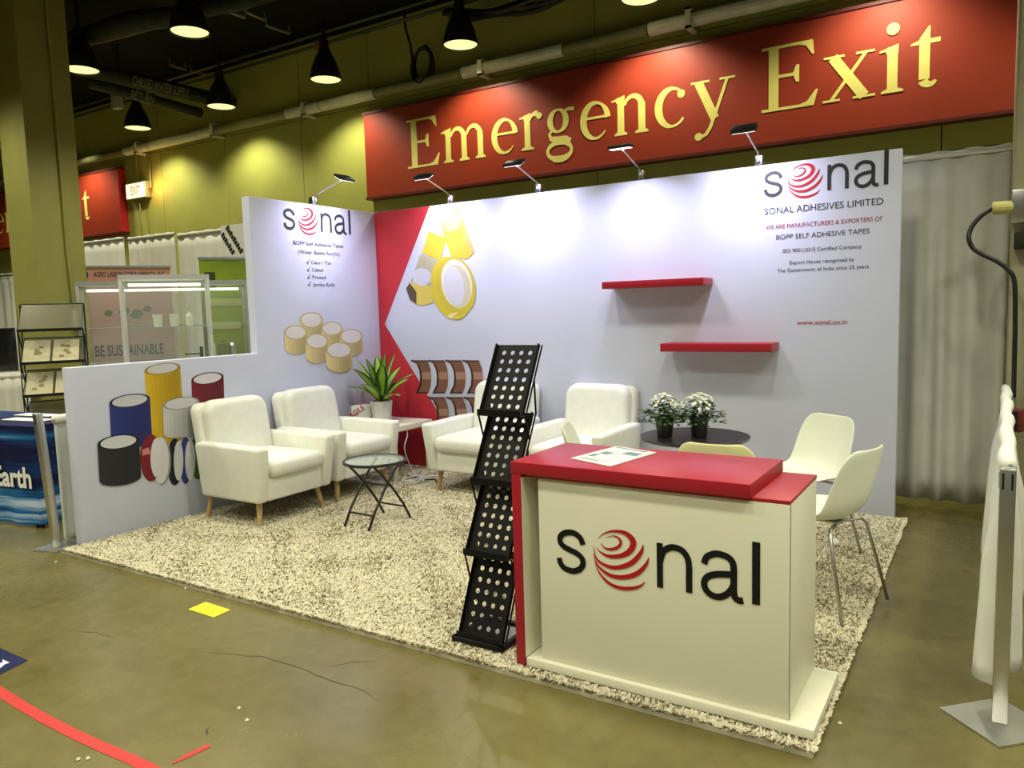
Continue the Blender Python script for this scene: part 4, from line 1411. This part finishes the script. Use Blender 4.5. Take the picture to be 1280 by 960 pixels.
# blue table with printed cloth
bt = thing('cloth_table', 'table under a blue striped printed cloth at the left photo edge', 'table')
ma = P(0, 651, 2, .03); mb_ = P(50, 657, 2, .03)
ex_ = (mb_ - ma); ex_.z = 0; ex_.normalize()
ey_ = Vector((-ex_.y, ex_.x, 0))
L1 = (mb_ - ma).length
m_ = bpy.data.materials.new('striped_blue_cloth'); m_.use_nodes = True
nt = m_.node_tree; b = nt.nodes['Principled BSDF']; b.inputs['Roughness'].default_value = .7; b.inputs['Specular IOR Level'].default_value = .15
tcn = nt.nodes.new('ShaderNodeTexCoord'); mpn = nt.nodes.new('ShaderNodeMapping'); mpn.inputs['Scale'].default_value = (.35, .35, 13)
nz = nt.nodes.new('ShaderNodeTexNoise'); nz.inputs['Scale'].default_value = 1.0; nz.inputs['Detail'].default_value = 5
sep = nt.nodes.new('ShaderNodeSeparateXYZ')
cr = nt.nodes.new('ShaderNodeValToRGB')
els = cr.color_ramp.elements
els[0].position = .36; els[0].color = (.006, .008, .05, 1)
els[1].position = .47; els[1].color = (.008, .045, .17, 1)
e3 = els.new(.56); e3.color = (.02, .16, .38, 1)
e4 = els.new(.66); e4.color = (.50, .62, .80, 1)
ad = nt.nodes.new('ShaderNodeMath'); ad.operation = 'ADD'
hz_ = nt.nodes.new('ShaderNodeMapRange'); hz_.inputs[1].default_value = .2; hz_.inputs[2].default_value = .72; hz_.inputs[3].default_value = .04; hz_.inputs[4].default_value = -.16
nt.links.new(tcn.outputs['Object'], mpn.inputs['Vector']); nt.links.new(mpn.outputs[0], nz.inputs['Vector'])
nt.links.new(tcn.outputs['Object'], sep.inputs[0]); nt.links.new(sep.outputs[2], hz_.inputs[0])
nt.links.new(nz.outputs[0], ad.inputs[0]); nt.links.new(hz_.outputs[0], ad.inputs[1]); nt.links.new(ad.outputs[0], cr.inputs[0]); nt.links.new(cr.outputs[0], b.inputs['Base Color'])
Lw, Dw, Ht = 1.7, .62, .75
org = mb_ - ex_ * Lw
org.z = 0
bt.location = org
bt.rotation_euler = (0, 0, math.atan2(ex_.y, ex_.x))
mb = MB()
nw = 60
for (face_, ln_) in (('front', Lw), ('side', Dw)):
    vs_ = []
    for j in range(9):
        t = j / 8
        for i in range(nw + 1):
            s = i / nw * ln_
            off = .014 * math.sin(s * 17 + 1.5 * math.sin(s * 5)) * t
            z = Ht - (Ht - .03) * t
            vs_.append((s, -off, z) if face_ == 'front' else (Lw + off, s, z))
    mb.add(vs_, [(j * (nw + 1) + i, j * (nw + 1) + i + 1, (j + 1) * (nw + 1) + i + 1, (j + 1) * (nw + 1) + i) for j in range(8) for i in range(nw)])
mb.add([(0, 0, Ht), (Lw, 0, Ht), (Lw, Dw, Ht), (0, Dw, Ht)], [(0, 1, 2, 3)])
mb.build('table_cloth', m_, bt, smooth=False, solid=.003)
mb = MB(); put_text(mb, 'Earth', Vector((0, -.021, 0)), X, Z, Lw - .42, Lw - .02, .31, h=.15, fat=.03)
mb.build('lettering', M_PAPER, bt)
mb = MB()
for sx in (.08, Lw - .08):
    for sy in (.06, Dw - .06):
        mb.box((sx - .02, sy - .02, 0), (sx + .02, sy + .02, Ht - .02))
mb.build('leg_frame', M_BLACK, bt)
for i, (f0, f1, yy) in enumerate(((Lw - .62, Lw - .18, .20), (Lw - .80, Lw - .40, .42))):
    o = MB().box((f0, yy, 0), (f1, yy + .12, .004)).build('flyer', M_PAPER, None, bevel=.001)
    o.matrix_world = Matrix.Translation((org.x, org.y, Ht + .003)) @ Matrix.Rotation(bt.rotation_euler.z, 4, 'Z')
    tag(o, ['white flyer lying near the front of the blue table', 'white flyer lying farther back on the blue table'][i], 'flyer')

# wire literature rack with magazines
dpt = 7.2
cen = CAM + (_f + _r * ((70 - 640) / F_PX)) * dpt
lr = thing('magazine_rack', 'black wire magazine rack holding pale magazines in front of the olive column', 'rack', (cen.x, cen.y, 0), facing(cen))
rw = .25
tiers = [(1.42, 1.66), (1.12, 1.345), (.82, 1.045), (.52, .75)]
for i, (z0, z1) in enumerate(tiers):
    mb = MB(); mb.tube([(-rw - .02, -.08, z0), (-rw + .03, .10, z1), (rw + .03, .10, z1), (rw - .00, -.08, z0)], .009, 6, closed=True); mb.build('tier_frame', M_BLACK, lr)
    mb = MB(); mb.add([(-rw - .01, -.07, z0 + .01), (rw - .005, -.07, z0 + .01), (rw + .025, .095, z1), (-rw + .03, .095, z1)], [(0, 1, 2, 3)]); mb.build('back_panel', mat('smoked_panel', (.12, .11, .06), .3, alpha=.8), lr)
    mb = MB(); mb.box((-rw - .02, -.11, z0 - .012), (rw, -.07, z0 - .004)); mb.box((-rw - .02, -.113, z0 - .012), (rw, -.107, z0 + .015)); mb.build('ledge', M_BLACK, lr)
for sx in (-rw - .015, rw + .005):
    mb = MB()
    for i, (z0, z1) in enumerate(tiers):
        mb.tube([(sx, -.08, z0), (sx + .03, .10, z0 - .25)], .007, 6)
    mb.tube([(sx + .02, .10, 0), (sx + .03, .10, 1.66)], .007, 6); mb.tube([(sx, -.08, 0), (sx, -.08, 1.42)], .006, 6)
    mb.build('side_frame', M_BLACK, lr)
mb = MB(); mb.box((-rw - .03, -.12, 0), (rw + .04, .14, .015)); mb.build('base', M_BLACK, lr)
for i, (z0, z1) in enumerate(tiers[1:3]):
    for k in (0, 1):
        x0 = -rw + .0 + k * .235
        mg = thing('magazine', ['left pale magazine on the upper tier of the wire rack', 'right pale magazine on the upper tier of the wire rack', 'left pale magazine on the lower tier of the wire rack', 'right pale magazine on the lower tier, partly behind the low wall'][i * 2 + k], 'magazine', (cen.x, cen.y, 0), lr.rotation_euler.z, 'magazines in the wire rack')
        mb = MB()
        y0, y1 = -.10, .055
        zz0, zz1 = z0 + .012, z1 - .02
        mb.add([(x0, y0, zz0), (x0 + .215, y0, zz0), (x0 + .24, y1, zz1), (x0 + .03, y1, zz1)] + [(x0, y0 + .01, zz0 - .002), (x0 + .215, y0 + .01, zz0 - .002), (x0 + .24, y1 + .01, zz1 - .002), (x0 + .03, y1 + .01, zz1 - .002)], [(0, 1, 2, 3), (7, 6, 5, 4), (0, 4, 5, 1), (1, 5, 6, 2), (2, 6, 7, 3), (3, 7, 4, 0)])
        mb.build('cover', mat('pale_magazine', (.62, .56, .36), .5, var=.1, scale=18), mg)
        mb = MB()
        fq = lambda u, v: tuple(Vector((x0 + .215 * u + .03 * v, y0 + (y1 - y0) * v - .002, zz0 + (zz1 - zz0) * v + .002)))
        rd = random.Random(i * 2 + k)
        for _ in range(5):
            u0 = rd.uniform(.2, .6); v0 = rd.uniform(.15, .75)
            mb.add([fq(u0, v0), fq(u0 + .2, v0), fq(u0 + .18, v0 + .10), fq(u0 + .03, v0 + .12)], [(0, 1, 2, 3)])
        mb.build('print', ink((150, 138, 104)), mg)

# white skirted table with a monitor
dpt = 8.6
cen = CAM + (_f + _r * ((-20 - 640) / F_PX)) * dpt
rz = facing(cen)
wt = thing('skirted_table', 'white skirted table behind the blue table at the left edge', 'table', (cen.x, cen.y, 0), rz)
mb = MB()
vs_ = []
n = 60
for j in range(7):
    t = j / 6
    for i in range(n + 1):
        s = i / n
        vs_.append((-.8 + 1.22 * s, -.3 + .016 * math.sin(i * 1.35) * (.3 + t), .90 - .86 * t))
mb.add(vs_, [(j * (n + 1) + i, j * (n + 1) + i + 1, (j + 1) * (n + 1) + i + 1, (j + 1) * (n + 1) + i) for j in range(6) for i in range(n)])
mb.build('skirt', M_DRAPE, wt, smooth=True, solid=.003)
MB().box((-.82, -.31, .89), (.43, .3, .92)).build('table_top', M_DRAPE, wt, bevel=.005)
mn = thing('monitor', 'black monitor standing on the white skirted table at the left edge', 'monitor', (cen.x, cen.y, .92), rz)
MB().box((-.35, -.03, .03), (.34, .01, .52)).build('screen', mat('black_screen', (.006, .006, .007), .2), mn, bevel=.006)
mb = MB(); mb.box((-.12, -.09, 0), (.1, .09, .012)); mb.box((-.04, -.005, 0), (.03, .02, .1)); mb.build('stand', M_BLACK, mn)

# pink roll-up banner


def banner(name, label, pxl, pxr, ptop, dpt, h, col, texts):
    cen = CAM + (_f + _r * (((pxl + pxr) / 2 - 640) / F_PX)) * dpt
    t = thing(name, label, 'banner', (cen.x, cen.y, 0), facing(cen) - math.atan(((pxl + pxr) / 2 - 640) / F_PX) * 0)
    w = (pxr - pxl) / F_PX * dpt / 2
    w *= 1.0 / max(.6, math.cos(math.atan(((pxl + pxr) / 2 - 640) / F_PX))) * .80
    MB().box((-w, -.004, .06), (w, .0, h)).build('sheet', col, t)
    MB().box((-w - .01, -.015, h - .01), (w + .01, .012, h + .018)).build('top_rail', M_ALU, t)
    MB().box((-w - .02, -.10, 0), (w + .02, .10, .07)).build('base', M_ALU, t, bevel=.01)
    mb = MB(); mb.tube([(0, .02, .05), (0, .02, h)], .01, 6); mb.build('pole', M_ALU, t)
    return t, w


mpk = bpy.data.materials.new('pink_banner_print'); mpk.use_nodes = True
nt = mpk.node_tree; b = nt.nodes['Principled BSDF']; b.inputs['Roughness'].default_value = .55
tcn = nt.nodes.new('ShaderNodeTexCoord'); sep = nt.nodes.new('ShaderNodeSeparateXYZ'); cr = nt.nodes.new('ShaderNodeValToRGB')
nz = nt.nodes.new('ShaderNodeTexNoise'); nz.inputs['Scale'].default_value = 3
ad = nt.nodes.new('ShaderNodeMath'); ad.operation = 'MULTIPLY_ADD'; ad.inputs[1].default_value = .25
mrn = nt.nodes.new('ShaderNodeMapRange'); mrn.inputs[1].default_value = .9; mrn.inputs[2].default_value = 2.1; mrn.inputs[3].default_value = -.12; mrn.inputs[4].default_value = .88
els = cr.color_ramp.elements
els[0].position = 0; els[0].color = (.34, .24, .24, 1)
els[1].position = 1; els[1].color = (.52, .24, .13, 1)
for p_, c_ in ((.3, (.46, .32, .30, 1)), (.5, (.38, .20, .17, 1)), (.75, (.52, .30, .27, 1))):
    e_ = els.new(p_); e_.color = c_
nt.links.new(tcn.outputs['Object'], sep.inputs[0]); nt.links.new(sep.outputs[2], mrn.inputs[0]); nt.links.new(tcn.outputs['Object'], nz.inputs['Vector'])
nt.links.new(nz.outputs[0], ad.inputs[0]); nt.links.new(mrn.outputs[0], ad.inputs[2]); nt.links.new(ad.outputs[0], cr.inputs[0]); nt.links.new(cr.outputs[0], b.inputs['Base Color'])
pb, w = banner('roll_up_banner', 'pink roll-up banner behind the glass showcase', 113, 224, 330, 9.3, 2.12, mpk, None)
mb = MB(); O = Vector((0, -.007, 0))
put_text(mb, 'AGRO LABORATORY AMERICA, INC.', O, X, Z, -w * .72, w * .90, 2.012, h=.060, fat=.016)
mbe = MB(); mbe.add([(-w * .90 + .035 * math.cos(a / 10 * 2 * math.pi), -.007, 2.035 + .05 * math.sin(a / 10 * 2 * math.pi)) for a in range(10)], [tuple(range(10))]); mbe.build('emblem', ink((64, 60, 92)), pb)
put_text(mb, 'BE SUSTAINABLE', O, X, Z, -w * .82, w * .72, 1.07, h=.13, fat=.02)
mb.build('lettering', ink((64, 60, 92)), pb)
mb = MB()
for (x, z, r_) in ((-.05, 1.60, .05), (.08, 1.56, .06), (-.22, 1.58, .04), (.20, 1.62, .04)):
    mb.add([(x + r_ * 1.2 * math.cos(a / 9 * 2 * math.pi) * (1 + .3 * math.sin(3 * a)), -.007, z + r_ * math.sin(a / 9 * 2 * math.pi)) for a in range(9)], [tuple(range(9))])
mb.build('picture', ink((86, 84, 62)), pb)
gb, w = banner('roll_up_banner', 'lime green roll-up banner right of the glass showcase', 256, 320, 325, 8.75, 2.15, mat('lime_banner_print', (.26, .36, .012), .5, var=.18, scale=3), None)
mb = MB(); mb.box((-w * .8, -.008, 1.82), (-w * .35, -.006, 2.0)); mb.build('badge', ink((60, 66, 40)), gb)
mb = MB(); mb.box((-w * .8, -.008, 1.62), (w * .8, -.006, 1.70)); mb.box((-w * .7, -.008, 1.36), (w * .6, -.006, 1.44)); mb.build('caption_band', ink((190, 200, 130)), gb)
# diagonal printed note on the drape above the green banner
sg = thing('drape_note', 'white note with slanted black lines pinned on the drape above the green banner', 'note')
q0 = P(290, 302, 1, .36)
MB().box((q0.x - .22, .385, q0.z - .20), (q0.x + .24, .39, q0.z + .2)).build('sheet', M_DRAPE, sg)
mb = MB()
for o_ in (0, .12):
    c, s = math.cos(math.radians(-52)), math.sin(math.radians(-52))
    Uq = Vector((c, 0, s)); Vq = Vector((-s, 0, c))
    for k in range(9 if o_ else 7):
        a = Vector((q0.x - .15, .382, q0.z + .15)) + Uq * (.045 * k) + Vq * (o_ - .1)
        hh = (.07, .055, .065, .05)[k % 4]
        mb.add([a, a + Uq * .036, a + Uq * .038 + Vq * hh, a + Uq * .004 + Vq * hh], [(0, 1, 2, 3)])
mb.build('black_lines', ink((26, 26, 24)), sg)


# showcases
def showcase(label, px0, px1, dpt, depth, h, rail_m, shelf_z):
    xm = (px0 + px1) / 2
    cen = CAM + (_f + _r * ((xm - 640) / F_PX)) * dpt
    rz = facing(cen)
    t = thing('glass_showcase', label, 'showcase', (cen.x, cen.y, 0), rz, 'glass showcases')
    w = (px1 - px0) / F_PX * dpt / 2 * 1.12
    bw = .015
    for sx in (-1, 1):
        for y0 in (0, depth):
            MB().box((sx * w - bw, y0 - bw, .75), (sx * w + bw, y0 + bw, h)).build('post', rail_m, t, bevel=.003)
    for zz in (.78, h):
        mb = MB()
        for y0 in (0, depth):
            mb.box((-w - bw, y0 - bw, zz - .02), (w + bw, y0 + bw, zz + .02))
        for sx in (-1, 1):
            mb.box((sx * w - bw, 0, zz - .02), (sx * w + bw, depth, zz + .02))
        mb.build('rail', rail_m, t)
    MB().box((-w, 0, .0), (w, depth, .76)).build('cabinet_base', M_WHITELAM, t)
    for y0, nm in ((0, 'glass_pane'), (depth, 'glass_pane')):
        MB().box((-w + bw, y0 - .003, .8), (w - bw, y0 + .003, h - .02)).build(nm, M_CASEGLASS, t)
    for sx in (-1, 1):
        MB().box((sx * w - .003, bw, .8), (sx * w + .003, depth - bw, h - .02)).build('glass_pane', M_CASEGLASS, t)
    for z in shelf_z:
        MB().box((-w + bw, .02, z - .005), (w - bw, depth - .02, z)).build('glass_shelf', M_GLASS, t)
    mb = MB(); mb.tube([(-w + .05, depth - .06, h - .06), (w - .05, depth - .06, h - .06)], .014, 10); mb.build('tube_light', mat('case_tube', (.9, .95, .8), .4, emit=(.85, 1, .7), estr=1.2), t)
    return t, cen, rz, w


t1, cn1, rz1, w1 = showcase('nearer bright aluminium glass showcase in front of the pink banner', 171, 259, 7.0, .35, 1.87, mat('bright_aluminium', (.72, .72, .68), .4, metal=.3), (1.02, 1.42))
t2, cn2, rz2, w2 = showcase('wider grey glass showcase standing behind the brighter one', 130, 300, 7.9, .42, 1.86, mat('grey_frame', (.42, .42, .38), .4, metal=.3), (1.06, 1.42))


def onshelf(cn, rz, lx, ly, z):
    return Vector((cn.x, cn.y, z)) + Matrix.Rotation(rz, 3, 'Z') @ Vector((lx, ly, 0))


rd = random.Random(5)
M_JAR = mat('pale_jar', (.66, .68, .58), .3)
for i, (lx, lab) in enumerate(((-.08, 'small pale tumbler on the showcase shelf, leftmost of the three'), (.06, 'small pale tumbler on the showcase shelf, middle of the three'), (.19, 'slim pale bottle on the showcase shelf beside the tumblers'))):
    p_ = onshelf(cn1, rz1, lx, .17, 1.421)
    mb = MB()
    mb.lathe([(.036, 0), (.046, .11), (.047, .115)] if i < 2 else [(.028, 0), (.034, .02), (.034, .09), (.014, .13), (.014, .16), (.022, .17), (.022, .20)], n=16)
    o = mb.build('tumbler' if i < 2 else 'bottle', M_JAR, None); o.location = p_
    tag(o, lab, 'cup' if i < 2 else 'bottle')
p_ = onshelf(cn1, rz1, .22, .15, 1.021)
dm = thing('dark_stand', 'small dark display stand on the lower showcase shelf', 'stand', p_, rz1)
mb = MB(); mb.box((-.09, -.05, 0), (.07, .05, .012)); mb.box((.04, -.01, 0), (.07, .02, .20)); mb.box((-.09, -.04, .13), (.05, .05, .142)); mb.build('frame', M_BLACK, dm)
mb = MB(); mb.box((-.03, -.03, .145), (.03, .03, .15)); mb.build('tray', M_JAR, dm)
for i in range(6):
    p_ = onshelf(cn2, rz2, .42 + (i % 3) * .10, .12 + (i // 3) * .14, 1.061)
    mb = MB(); mb.lathe([(.03, 0), (.034, .005), (.034, .13 + .02 * (i % 2)), (.018, .16), (.018, .18)], n=14)
    o = mb.build('sample_bottle', [M_JAR, mat('olive_bottle', (.20, .20, .10), .2), M_ALU][i % 3], None); o.location = p_
    tag(o, ['pale', 'olive', 'silver'][i % 3] + ' small sample bottle in the ' + ['front', 'back'][i // 3] + ' row at the right end of the grey showcase', 'bottle', 'sample bottles in the grey showcase')
